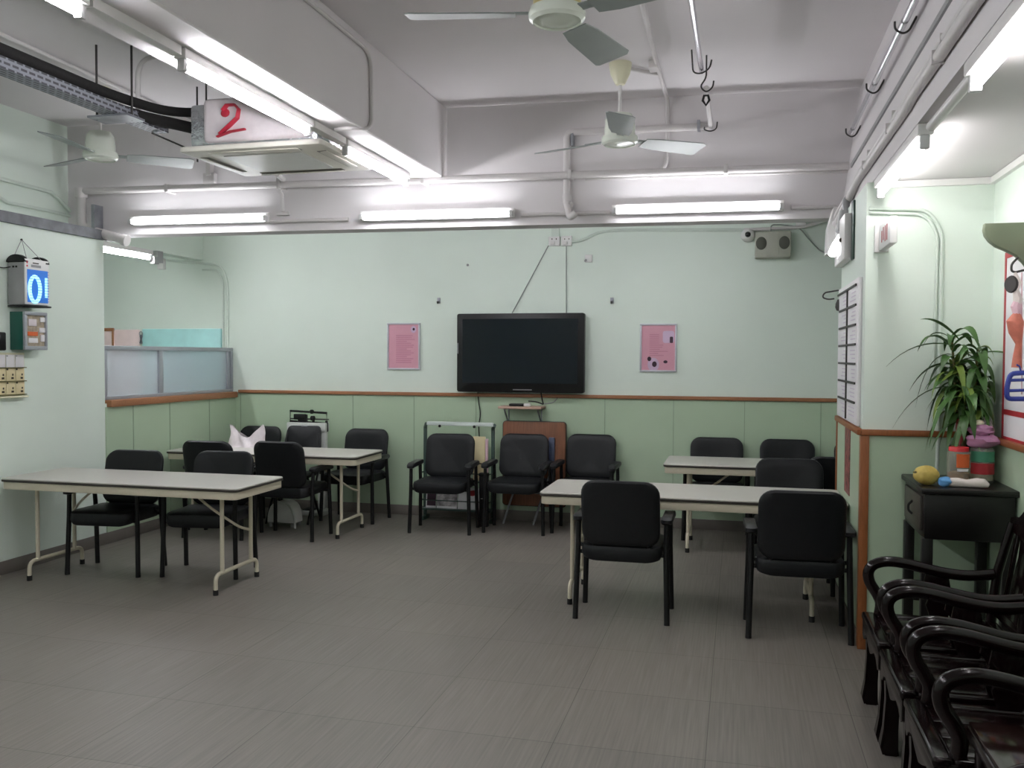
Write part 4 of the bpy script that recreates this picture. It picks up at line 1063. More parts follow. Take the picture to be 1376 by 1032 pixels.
# ------------------------------------------------------------------ left wall things
xf = XL+0.15
ya = px(8, 350, XL).y; yb_ = px(65, 350, xf).y
zt = px(27, 344, xf).z; zb = px(27, 409, xf).z
t = empty('insect_killer', (XL+0.07, (ya+yb_)/2, zb), 0, 'insect killer with a glowing blue ring tube hung on the left wall', 'insect killer')
part('case', MB().box(XL+0.01, xf, ya, yb_, zb, zt-0.035, bev=0.01), M['grey_plastic'], t, world=True)
for y_, w_ in ((ya, 0.03), (yb_-0.03, 0.03)):
    part('top_cap', MB().prism([(XL+0.005, zt-0.035)]+[(XL+0.08+0.078*math.cos(R(180-i*15)), zt-0.036+0.055*math.sin(R(i*15))) for i in range(13)]+[(xf+0.002, zt-0.035)], y_-0.004, y_+w_+0.004, 'xz', bev=0.003), M['blackmetal'], t, world=True)
part('top_cover', MB().box(XL+0.02, xf-0.012, ya+0.03, yb_-0.03, zt-0.04, zt-0.005, bev=0.012), M['white_plastic'], t, world=True)
fp = part('front_panel', MB().box(xf-0.004, xf+0.006, ya+0.004, yb_-0.002, zb+0.004, zt-0.012, bev=0.004), M['white_plastic'], t, world=True)
gy0, gy1 = ya+0.022, yb_-0.016; gz0, gz1 = zb+0.02, zt-0.085
part('blue_window', MB().box(xf+0.005, xf+0.008, gy0, gy1, gz0, gz1), M['blueglow'], t, world=True)
cy, cz = gy0+0.062, (gz0+gz1)/2-0.022
part('ring_tube', MB().tube([(xf+0.013, cy+0.048*math.cos(i*PI/14), cz+0.09*math.sin(i*PI/14)) for i in range(28)], 0.013, 8, closed=True), M['uvtube'], t, world=True)
part('side_tube', MB().tube([(xf+0.012, gy1-0.022, gz0+0.04), (xf+0.012, gy1-0.022, gz1-0.05)], 0.009, 8), M['uvtube'], t, world=True)
gr = MB()
n = 12
for i in range(n):
    zz = gz0+(gz1-gz0)*(i+0.5)/n
    gr.box(xf+0.027, xf+0.029, gy0, gy1-0.013, zz-0.0015, zz+0.0015)
part('grille', gr, M['blueglow'], t, world=True)
part('tray', MB().box(XL+0.01, xf+0.015, ya-0.004, yb_+0.01, zb-0.012, zb, bev=0.004), M['blackmetal'], t, world=True)
ink = MB().box(xf+0.006, xf+0.0075, ya+0.075, ya+0.13, zt-0.042, zt-0.034)
part('print_line', ink, M['ink'], fp, world=True)
part('print_block', MB().box(xf+0.006, xf+0.0072, ya+0.06, ya+0.15, zt-0.068, zt-0.05), M['grey_plastic'], fp, world=True)
part('red_sticker', MB().box(xf+0.006, xf+0.0075, ya+0.018, ya+0.028, zt-0.045, zt-0.028), M['red'], fp, world=True)
part('red_sticker', MB().box(xf+0.006, xf+0.0075, ya+0.018, ya+0.028, zt-0.068, zt-0.055), M['red'], fp, world=True)
for dy in (0.035, 0.06):
    part('socket_hole', MB().box(XL+dy+0.02, XL+dy+0.035, ya-0.003, ya+0.002, zt-0.075, zt-0.062), M['rubber'], t, world=True)
nail = px(29, 322, XL+0.01)
for q in ((XL+0.05, ya+0.01), (xf-0.03, ya+0.06), (xf-0.03, yb_-0.03)):
    part('hanging_wire', MB().tube([nail, Vector((q[0], q[1], zt-0.01))], 0.0025, 5), M['grey_plastic'], t, world=True)
part('nail', MB().blob(nail, 0.008, 2), M['dark_steel'], t, world=True)
single('power_cord', MB().tube(fillet([(XL+0.04, ya-0.004, zt-0.07), (XL+0.03, ya-0.06, zt-0.085), (XL+0.01, ya-0.25, zt-0.05)], 0.05, 4), 0.004, 6), M['rubber'], 'thin black cord leaving the insect killer side', 'cord')
# first aid cabinet
xf = XL+0.13
ya = px(13, 440, XL).y; yb_ = px(64, 440, xf).y; zt = px(28, 418, xf).z; zb = px(28, 470, xf).z
t = empty('first_aid_cabinet', (XL+0.06, (ya+yb_)/2, zb), 0, 'small green sided cabinet with a clear door on the left wall', 'cabinet')
part('case', MB().box(XL, xf-0.02, ya, yb_, zb, zt, bev=0.004), M['greenbox'], t, world=True)
fb = MB()
d0, d1 = ya+0.0, yb_
for (p0, p1, q0, q1) in ((d0, d1, zt-0.024, zt), (d0, d1, zb, zb+0.028), (d0, d0+0.024, zb+0.028, zt-0.024), (d1-0.016, d1, zb+0.028, zt-0.024)):
    fb.box(xf-0.02, xf, p0, p1, q0, q1, bev=0.003)
dr = part('door', fb, M['alu'], t, world=True)
part('back_panel', MB().box(xf-0.019, xf-0.015, d0+0.02, d1-0.014, zb+0.02, zt-0.02), M['kit'], dr, world=True)
for z_, h_, dy, dw, mm in ((zb+0.20, 0.035, 0.145, 0.04, 'paper'), (zb+0.125, 0.035, 0.135, 0.05, 'paper'), (zb+0.06, 0.05, 0.145, 0.035, 'paper'), (zb+0.10, 0.03, 0.03, 0.09, 'orange'), (zb+0.17, 0.05, 0.04, 0.07, 'bag'), (zb+0.05, 0.035, 0.04, 0.08, 'paper')):
    part('supply_pack', MB().box(xf-0.016, xf-0.006, d0+dy*(d1-d0)/0.2, d0+(dy+dw)*(d1-d0)/0.2, z_, z_+h_, bev=0.003), M[mm], dr, world=True)
# dark device and card rack
single('wall_device', MB().box(XL, XL+0.08, px(-14, 458, XL).y, px(9, 458, XL+0.08).y, px(0, 471, XL+0.08).z, px(0, 446, XL+0.08).z, bev=0.01), M['tvblack'], 'black device on the left wall beside the green sided cabinet', 'device')
zr1 = px(33, 474, XL).z; zr0 = px(33, 531, XL).z
yR = px(34, 500, XL+0.02).y
t = empty('card_rack', (XL, yR-0.3, zr0), 0, 'wall rack of cream and white cards on the left wall', 'rack')
part('backboard', MB().box(XL, XL+0.012, yR-0.60, yR, zr0, zr1), M['cream'], t, world=True)
rows = 3; hh = (zr1-zr0-0.02)/rows
for i in range(rows):
    part('pocket_rail', MB().box(XL+0.012, XL+0.034, yR-0.60, yR, zr0+0.012+i*hh-0.006, zr0+0.012+i*hh, bev=0.001), M['ink'] if False else M['stem'], t, world=True)
part('bottom_ledge', MB().box(XL, XL+0.05, yR-0.60, yR, zr0-0.012, zr0, bev=0.003), M['cream'], t, world=True)
card_w = 0.084
protos = {}
for i in range(rows):
    for j in range(5):
        nm = 'white' if i == 2 else 'cream'
        z_ = zr0+0.012+i*hh; y_ = yR-0.006-(j+0.5)*card_w
        if nm not in protos:
            c0 = empty('time_card', (XL+0.014, y_, z_))
            part('card', MB().box(0, 0.006, -card_w*0.45, card_w*0.45, 0, hh*0.93, bev=0.001), M['paper'] if nm == 'white' else M['cream_card'], c0)
            if nm == 'cream':
                for dy, dz, ww, h_ in ((0.015, 0.012, 0.022, 0.014), (0.018, 0.036, 0.012, 0.014), (-0.03, 0.075, 0.014, 0.012)):
                    part('printed_mark', MB().box(0.006, 0.0068, dy-ww/2, dy+ww/2, dz, dz+h_), M['ink'], c0)
            else:
                part('printed_mark', MB().box(0.006, 0.0068, -0.036, -0.024, 0.076, 0.084), M['grey_plastic'], c0)
            protos[nm] = c0; c1 = c0
        else:
            c1 = copy_tree(protos[nm]); c1.location = (XL+0.014, y_, z_)
        tag(c1, ('white card in the top row of the wall card rack', 'cream card in the middle row of the wall card rack', 'cream card in the bottom row of the wall card rack')[2-i], 'card',
            ('white cards in the top row', 'cream cards in the middle row', 'cream cards in the bottom row')[2-i])

# ------------------------------------------------------------------ pillar things
xb_ = XP-0.022
y0, y1 = 5.10, 6.07; z0, z1 = 1.18, 1.985
t = empty('schedule_board', (XP, (y0+y1)/2, z0), 0, 'tall white schedule board with grey dividing bars on the pillar side', 'board')
part('sheet', MB().box(xb_, XP, y0, y1, z0, z1, bev=0.003), M['paper'], t, world=True)
ymid = (y0+y1)/2-0.02
part('vertical_bar', MB().box(xb_-0.008, xb_, ymid-0.012, ymid+0.012, z0+0.01, z1-0.03), M['dark_steel'], t, world=True)
for i in range(7):
    zz = px(1157, 379+27.6*i, xb_).z
    part('cross_bar', MB().box(xb_-0.008, xb_-0.0005, y0+0.06, y1-0.1 if i else y1, zz-0.006, zz+0.006), M['dark_steel'], t, world=True)
rnd = random.Random(11)
wr = MB()
for i in range(7):
    for s_ in (0, 1):
        zz = px(1157, 379+27.6*i, xb_).z-0.03
        for q in range(3):
            ya = (y0+0.10 if s_ == 0 else ymid+0.06); 
            wr.box(xb_-0.0012, xb_, ya, ya+rnd.uniform(0.12, 0.26), zz-0.006-q*0.022, zz-q*0.022)
part('writing', wr, M['faint'], t, world=True)
bp_ = py(1133, 395, 6.05)
t = empty('bell', (bp_.x, 6.05, bp_.z-0.1), 0, 'small grey bell hanging from a wire hook at the schedule board top', 'bell')
part('hook', MB().tube(fillet([(XP-0.03, 6.0, bp_.z+0.02), (XP-0.11, 6.05, bp_.z+0.01), (XP-0.125, 6.05, bp_.z-0.02), (XP-0.09, 6.05, bp_.z-0.035), (XP-0.05, 6.05, bp_.z-0.03)], 0.03, 4), 0.005, 6), M['dark_steel'], t, world=True)
pb = py(1129, 410, 6.05)
part('bell_body', MB().lathe([(0.0, 0.04), (0.018, 0.036), (0.028, 0.01), (0.03, -0.015), (0.022, -0.035), (0.0, -0.042)], 16, c=(pb.x, 6.05, pb.z)), M['dark_steel'], t, world=True)
part('cap', MB().cyl((pb.x, 6.05, pb.z+0.03), (pb.x, 6.05, pb.z+0.075), 0.008, seg=8), M['steel'], t, world=True)
single('photo_strip', MB().box(XP-0.016, XP-0.012, 5.42, 5.66, 0.75, 1.135), M['magenta_print'], 'narrow reddish photo strip on the pillar side below the schedule board', 'photo strip')
t = empty('electric_box', (XP, 5.8, 2.12), 0, 'white electric box high on the pillar side by the angled lamp', 'electric box')
part('case', MB().box(XP-0.05, XP, 5.55, 6.08, 2.13, 2.40, bev=0.008), M['white_metal'], t, world=True)
part('screw', MB().blob((XP-0.052, 5.70, 2.26), 0.014, 2), M['ink'], t, world=True)
part('edge_seal', MB().box(XP-0.012, XP, 5.46, 5.55, 2.12, 2.46, bev=0.004), M['green_metal'], t, world=True)
a = py(1111, 300, 6.22); c = py(1135, 342, 6.22)
single('beam_cabinet', MB().prism([(a.x+0.035, 2.53), (XP-0.001, 2.53), (XP-0.001, c.z), (c.x-0.12, c.z), (a.x, 2.40)], 6.145, 6.30, 'xz', bev=0.006), M['white_metal'], 'white metal cabinet tucked between pillar top and cross beam', 'cabinet')
# exit sign blade on the pillar front
x0 = py(1180, 322, 5.0).x
yn = px(1196, 300, x0).y
z0, z1 = px(1196, 326, x0).z, px(1196, 290, x0).z
t = empty('exit_sign', (x0+0.02, YP-0.1, z0), 0, 'white sign box with red marks projecting from the pillar front', 'sign')
part('case', MB().box(x0, x0+0.034, yn, YP-0.03, z0, z1, bev=0.004), M['white_plastic'], t, world=True)
part('wall_plate', MB().box(x0-0.02, x0+0.05, YP-0.03, YP, z0-0.005, z1+0.005, bev=0.003), M['grey_plastic'] if False else M['white_metal'], t, world=True)
sy = (YP-0.03-yn)
for f0, f1, g0, g1 in ((0.22, 0.30, 0.2, 0.8), (0.38, 0.45, 0.2, 0.8), (0.55, 0.62, 0.3, 0.8), (0.70, 0.76, 0.25, 0.7)):
    part('red_mark', MB().box(x0-0.0012, x0, yn+f0*sy, yn+f1*sy, z0+g0*(z1-z0), z0+g1*(z1-z0)), M['red_deep'], t, world=True)

# ------------------------------------------------------------------ right wall things
xw = XR
ya = px(1353, 340, xw).y
t = empty('red_calendar', (xw, ya-0.35, 1.15), 0, 'white poster with a red border on the right wall at the photo edge', 'poster')
zb, zt = 1.14, 2.06
part('sheet', MB().box(xw-0.006, xw, ya-0.70, ya, zb, zt), M['paper'], t, world=True)
for p0, p1, q0, q1 in ((ya-0.028, ya, zb, zt), (ya-0.70, ya-0.672, zb, zt), (ya-0.672, ya-0.028, zb, zb+0.035), (ya-0.672, ya-0.028, zb+0.14, zb+0.165), (ya-0.672, ya-0.028, zt-0.03, zt)):
    part('border', MB().box(xw-0.008, xw-0.0055, p0, p1, q0, q1), M['red_deep'], t, world=True)
# olive bracket
yk = 4.40
tip = py(1323, 300, yk)
X0, ZT = tip.x, tip.z
prof = [(X0+0.004, ZT), (XR, ZT), (XR, ZT-0.215)]
pts = [(1376, 352), (1366, 343), (1352, 336), (1340, 331), (1331, 324), (1325, 316), (1323, 308)]
for u, v in pts:
    p = py(u, v, yk); prof.append((p.x, p.z))
single('wall_bracket', MB().prism(prof, yk, yk+0.05, 'xz', bev=0.006), M['olive'], 'olive green curved bracket on the right wall at the photo edge', 'bracket')
# hanging ornament below the bracket
t = empty('hanging_ornament', (1.16, 4.36, 1.6), 0, 'red and white hanging ornament with a grey disc under the olive bracket', 'ornament')
q = lambda u, v, y=4.37: py(u, v, y)
part('hook', MB().tube(fillet([q(1368, 346), q(1359, 355), q(1359, 364), q(1364, 366), q(1376, 363)], 0.02, 4), 0.005, 6), M['dark_steel'], t, world=True)
c = q(1359, 382)
part('grey_disc', MB().lathe([(0.0, -0.008), (0.03, -0.008), (0.034, 0.0), (0.03, 0.008), (0.0, 0.008)], 18, mtx=Matrix.Translation(c) @ Matrix.Scale(1.15, 4, (0, 0, 1)) @ Matrix.Rotation(R(35), 4, 'Z') @ Matrix.Rotation(R(90), 4, 'Y')), M['dark_steel'], t, world=True)
rib = MB()
rib.tube([q(1364, 366), q(1368, 380), q(1365, 390), q(1368, 402), q(1366, 415)], [0.006, 0.016, 0.012, 0.02, 0.014], 8)
part('white_ribbon', rib, M['white_cloth'], t, world=True)
part('pink_tassel', MB().tube([q(1368, 400), q(1365, 412), q(1367, 424)], [0.012, 0.022, 0.016], 8), M['pale_pink'], t, world=True)
part('coral_body', MB().tube([q(1367, 420), q(1364, 432), q(1365, 446), q(1369, 462), q(1367, 478), q(1366, 494)], [0.014, 0.036, 0.03, 0.014, 0.018, 0.022], 10), M['coral'], t, world=True)
part('cord', MB().tube([q(1373, 366), q(1373, 450), q(1373, 530)], 0.003, 5), M['pale_pink'], t, world=True)
# blue plastic hanger
t = empty('plastic_hanger', (1.2, 4.34, 1.36), 0, 'blue plastic frame hanging below the red ornament on the right', 'hanger')
q = lambda u, v: py(u, v, 4.34)
part('frame', MB().tube(fillet([q(1392, 500), q(1358, 502), q(1353, 520), q(1353, 536), q(1392, 536)], 0.02, 4), 0.011, 8), M['blue_plastic'], t, world=True)
part('bar', MB().tube([q(1355, 525), q(1392, 524)], 0.007, 8), M['blue_plastic'], t, world=True)
part('bar', MB().tube([q(1358, 511), q(1392, 510)], 0.007, 8), M['blue_plastic'], t, world=True)
part('hook', MB().tube([q(1372, 500), q(1370, 492), q(1366, 490)], 0.004, 6), M['blue_plastic'], t, world=True)

# ------------------------------------------------------------------ tall black table with plant
tx0, tx1, ty0, ty1, tz = 0.842, 1.252, 4.45, 4.96, 0.945
t = empty('side_table', ((tx0+tx1)/2, (ty0+ty1)/2, 0), 0, 'tall black side table with drawer under the plant in the corner', 'table')
part('tabletop', MB().box(tx0-0.008, tx1, ty0-0.012, ty1+0.02, tz-0.028, tz, bev=0.006), M['altar'], t, world=True)
part('case', MB().box(tx0+0.008, tx1-0.02, ty0+0.006, ty1-0.01, 0.705, tz-0.028, bev=0.004), M['altar'], t, world=True)
d = part('drawer', MB().box(tx0-0.004, tx0+0.012, ty0+0.055, ty1-0.06, 0.735, tz-0.045, bev=0.004), M['drawer'], t, world=True)
part('drawer_pull', MB().tube(fillet([(tx0-0.005, 4.68, 0.85), (tx0-0.022, 4.69, 0.83), (tx0-0.022, 4.69, 0.80), (tx0-0.005, 4.68, 0.785)], 0.01, 3), 0.006, 6), M['blackmetal'], d, world=True)
for lx in (tx0+0.024, tx1-0.045):
    for ly in (ty0+0.03, ty1-0.035):
        part('leg', MB().box(lx-0.024, lx+0.024, ly-0.024, ly+0.024, 0, 0.71, bev=0.005), M['altar'], t, world=True)
part('stretcher', MB().box(tx0+0.04, tx1-0.05, ty1-0.05, ty1-0.03, 0.30, 0.33), M['altar'], t, world=True)
def onT(u, v): return pz(u, v, tz)
# fruit
p = py(1245, 642, 4.56)
t = empty('yellow_fruit', (p.x, 4.57, tz), 0, 'yellow round fruit at the left front corner of the black table', 'fruit')
part('flesh', MB().blob((0, 0, 0.046), 0.05, 4, (1.18, 1.0, 0.93), 0.035, 5), M['fruit'], t)
part('stalk', MB().cyl((-0.045, -0.02, 0.06), (-0.062, -0.026, 0.062), 0.006, 0.004, seg=6), M['stem'], t)
p0 = onT(1264, 652); p1 = onT(1326, 655)
t = empty('cloth_bundle', ((p0.x+p1.x)/2, 4.5, tz), 0, 'white rolled cloth with a light blue end lying on the black table', 'cloth')
x0, x1 = py(1262, 650, 4.52).x, py(1328, 652, 4.52).x
part('white_roll', MB().tube([(x0+0.045, 4.535, tz+0.022), (x0+0.08, 4.53, tz+0.022), (x0+0.12, 4.525, tz+0.019), (x0+0.16, 4.52, tz+0.024), (x1-0.02, 4.515, tz+0.022), (x1, 4.512, tz+0.014)], [0.019, 0.022, 0.018, 0.023, 0.022, 0.010], 12), M['white_cloth'], t, world=True)
part('blue_end', MB().blob((x0+0.028, 4.53, tz+0.024), 0.028, 3, (1.15, 0.9, 0.85), 0.1, 2), M['blue_cloth'], t, world=True)
# jars
def jar(xc_, yc_, r, hgt, label, lid, first):
    t = empty('glass_jar', (xc_, yc_, tz), 0, label, 'jar', 'jars on the black table')
    b = MB().lathe([(r*0.92, 0.001), (r, 0.008), (r, hgt*0.78), (r*0.93, hgt*0.86), (r*0.80, hgt*0.89), (r*0.80, hgt*0.9), (r*0.76, hgt*0.9), (r*0.76, hgt*0.885), (r*0.89, hgt*0.85), (r*0.955, hgt*0.775), (r*0.955, 0.012), (0, 0.010)], 28, cap=True)
    part('body', b, M['jar'], t)
    if lid:
        part('lid', MB().lathe([(0, hgt), (r*0.80, hgt), (r*0.84, hgt-0.004), (r*0.85, hgt*0.88), (r*0.82, hgt*0.88), (r*0.81, hgt*0.99), (0, hgt*0.99)], 28), M['red'], t)
    return t
p = py(1289, 640, 4.66)
j1 = jar(p.x, 4.68, 0.053, 0.176, 'clear jar with a red lid and orange label on the black table', True, True)
part('contents', MB().lathe([(0, 0.013), (0.047, 0.014), (0.047, 0.05), (0.03, 0.056), (0, 0.052)], 20), M['jar_fill'], j1)
def label_patch(parent, r, a0, a1, z0, z1, m_, name):
    b = MB(); n_ = 10
    A = [b.bm.verts.new((r*math.cos(R(a0+(a1-a0)*i/n_)), r*math.sin(R(a0+(a1-a0)*i/n_)), z0)) for i in range(n_+1)]
    B = [b.bm.verts.new((r*math.cos(R(a0+(a1-a0)*i/n_)), r*math.sin(R(a0+(a1-a0)*i/n_)), z1)) for i in range(n_+1)]
    A2 = [b.bm.verts.new((v.co.x*1.01, v.co.y*1.01, v.co.z)) for v in A]
    B2 = [b.bm.verts.new((v.co.x*1.01, v.co.y*1.01, v.co.z)) for v in B]
    for i in range(n_):
        b.bm.faces.new((A2[i], A2[i+1], B2[i+1], B2[i])); b.bm.faces.new((A[i+1], A[i], B[i], B[i+1]))
        b.bm.faces.new((A[i], A[i+1], A2[i+1], A2[i])); b.bm.faces.new((B2[i], B2[i+1], B[i+1], B[i]))
    b.bm.faces.new((A[0], A2[0], B2[0], B[0])); b.bm.faces.new((A2[-1], A[-1], B[-1], B2[-1]))
    return part(name, b, m_, parent)
label_patch(j1, 0.0535, -112, -42, 0.08, 0.145, M['orange'], 'orange_label')
label_patch(j1, 0.0535, -108, -50, 0.062, 0.074, M['paper'], 'price_label')
p = py(1321, 640, 4.70)
j2 = jar(p.x, 4.73, 0.056, 0.19, 'clear jar with green and red labels, right of the red-lidded jar', False, False)
part('contents', MB().lathe([(0, 0.013), (0.05, 0.014), (0.05, 0.045), (0.03, 0.052), (0, 0.05)], 20), M['kit'], j2)
label_patch(j2, 0.0565, -160, -30, 0.105, 0.155, M['green_label'], 'green_label')
label_patch(j2, 0.0565, -160, -30, 0.045, 0.098, M['red_deep'], 'red_label')
t = empty('lilac_cloth', (p.x, 4.73, tz+0.17), 0, 'crumpled lilac cloth stuffed on top of the second jar', 'cloth')
part('lower_fold', MB().blob((0, -0.005, 0.035), 0.07, 3, (1.0, 0.9, 0.55), 0.16, 8), M['lilac'], t)
part('upper_fold', MB().blob((-0.008, -0.01, 0.085), 0.052, 3, (1.05, 0.9, 0.5), 0.2, 3), M['lilac'], t)
part('white_bead', MB().blob((-0.018, -0.02, 0.122), 0.019, 3, (1.1, 1, 0.8)), M['cream'], t)
# potted plant
pcx, pcy = 1.115, 4.86
t = empty('potted_plant', (pcx, pcy, tz), 0, 'tall leafy green plant in a dark pot on the black side table', 'plant')
part('pot', MB().lathe([(0.055, 0), (0.07, 0.02), (0.08, 0.15), (0.085, 0.16), (0.078, 0.165), (0.072, 0.15), (0, 0.14)], 24), M['altar'], t)
part('soil', MB().lathe([(0, 0.15), (0.074, 0.148), (0.0, 0.14)], 18), M['stem'], t)
rnd = random.Random(21)
stems = []
for i, (dx, dy, hh_) in enumerate(((-0.03, 0.01, 0.56), (0.03, -0.01, 0.50), (0.0, 0.035, 0.42), (0.05, 0.03, 0.36), (-0.02, -0.03, 0.30))):
    lean = (rnd.uniform(-0.07, 0.04), rnd.uniform(-0.07, 0.02))
    top = Vector((dx+lean[0], dy+lean[1]-0.02, 0.15+hh_))
    part('stem', MB().tube([(dx, dy, 0.12), (dx+lean[0]*0.4, dy+lean[1]*0.3, 0.15+hh_*0.5), top], [0.010, 0.008, 0.005], 8), M['stem'], t)
    stems.append((Vector((dx, dy, 0.15)), top))
def leaf(mb, base, ang, length, width, rise, droop, twist=0.0):
    n_ = 9
    d = Vector((math.cos(ang), math.sin(ang), 0)); sd = Vector((-math.sin(ang), math.cos(ang), 0))
    rows_ = []
    for i in range(n_+1):
        s_ = i/n_
        p = base+d*(length*(s_-0.22*s_*s_*droop))+Vector((0, 0, length*(rise*s_-droop*s_*s_)))
        w_ = width*0.5*(math.sin(PI*min(1, s_*0.92+0.08))**0.8)*(1 if s_ < 1 else 0)+0.0006
        up = Vector((0, 0, 1))
        a_ = twist*s_
        side = sd*math.cos(a_)+up*math.sin(a_)
        rows_.append((p-side*w_+up*w_*0.35, p, p+side*w_+up*w_*0.35))
    V = [[mb.bm.verts.new(q_) for q_ in r_] for r_ in rows_]
    U = [[mb.bm.verts.new(q_-Vector((0, 0, 0.0008))) for q_ in r_] for r_ in rows_]
    for i in range(n_):
        for k_ in range(2):
            mb.bm.faces.new((V[i][k_], V[i][k_+1], V[i+1][k_+1], V[i+1][k_]))
            mb.bm.faces.new((U[i][k_+1], U[i][k_], U[i+1][k_], U[i+1][k_+1]))
        mb.bm.faces.new((V[i][0], V[i+1][0], U[i+1][0], U[i][0])); mb.bm.faces.new((V[i+1][2], V[i][2], U[i][2], U[i+1][2]))
    mb.bm.faces.new((V[0][0], U[0][0], U[0][1], V[0][1])); mb.bm.faces.new((V[0][1], U[0][1], U[0][2], V[0][2]))
groups = {'leaf': MB(), 'leaf_young': MB()}
k_ = 0
for b0_, top in stems:
    hgt = top.z-b0_.z
    n_l = int(12+hgt*36)
    for i in range(n_l):
        f_ = 0.35+0.65*(i/(n_l-1))**0.8
        base = b0_.lerp(top, f_)
        ang = k_*2.399+rnd.uniform(-0.3, 0.3); k_ += 1
        ln = rnd.uniform(0.15, 0.27)*(1.0 if f_ < 0.95 else 0.85)
        # keep clear of the two walls
        ex = base.x+math.cos(ang)*ln*0.85+pcx; ey = base.y+math.sin(ang)*ln*0.85+pcy
        if ex > XR-0.03: ln *= max(0.25, (XR-0.03-(base.x+pcx))/max(0.01, ex-(base.x+pcx)))
        if ey > YP-0.03: ln *= max(0.25, (YP-0.03-(base.y+pcy))/max(0.01, ey-(base.y+pcy)))
        rise = rnd.uniform(0.5, 1.1) if f_ > 0.85 else rnd.uniform(0.2, 0.8)
        leaf(groups['leaf_young' if rnd.random() < 0.22 else 'leaf'], base, ang, ln, rnd.uniform(0.026, 0.05), rise, rnd.uniform(0.75, 1.5), rnd.uniform(-0.8, 0.8))
# a few long arching leaves
for (ang, ln, base, rise, dr_) in ((R(190), 0.40, Vector((-0.05, -0.03, 0.66)), 0.30, 0.55), (R(176), 0.36, Vector((-0.05, -0.03, 0.46)), 0.15, 0.75), (R(330), 0.20, Vector((0.02, -0.04, 0.62)), 0.35, 0.4), (R(205), 0.24, Vector((-0.05, -0.02, 0.70)), 0.9, 0.5)):
    leaf(groups['leaf'], base, ang, ln, 0.028, rise, dr_, 0.3)
part('leaves', groups['leaf'], M['leaf'], t, angle=60)
part('young_leaves', groups['leaf_young'], M['leaf_young'], t, label='lighter yellow green leaves', angle=60)
rl = MB(); leaf(rl, Vector((-0.03, -0.05, 0.30)), R(250), 0.12, 0.05, 0.1, 1.2); leaf(rl, Vector((-0.03, -0.05, 0.30)), R(300), 0.10, 0.04, -0.1, 1.2)
part('red_leaves', rl, M['leaf_red'], t, label='dark red drooping leaves', angle=60)
p = py(1339, 588, 4.70)
single('clear_wrapper', MB().tube([(p.x-0.02, 4.79, tz+0.18), (p.x-0.015, 4.77, tz+0.25), (p.x-0.025, 4.76, tz+0.30), (p.x-0.03, 4.755, tz+0.33)], [0.024, 0.026, 0.020, 0.008], 10), M['bag'], 'small pale plastic wrapper behind the lilac cloth', 'wrapper')

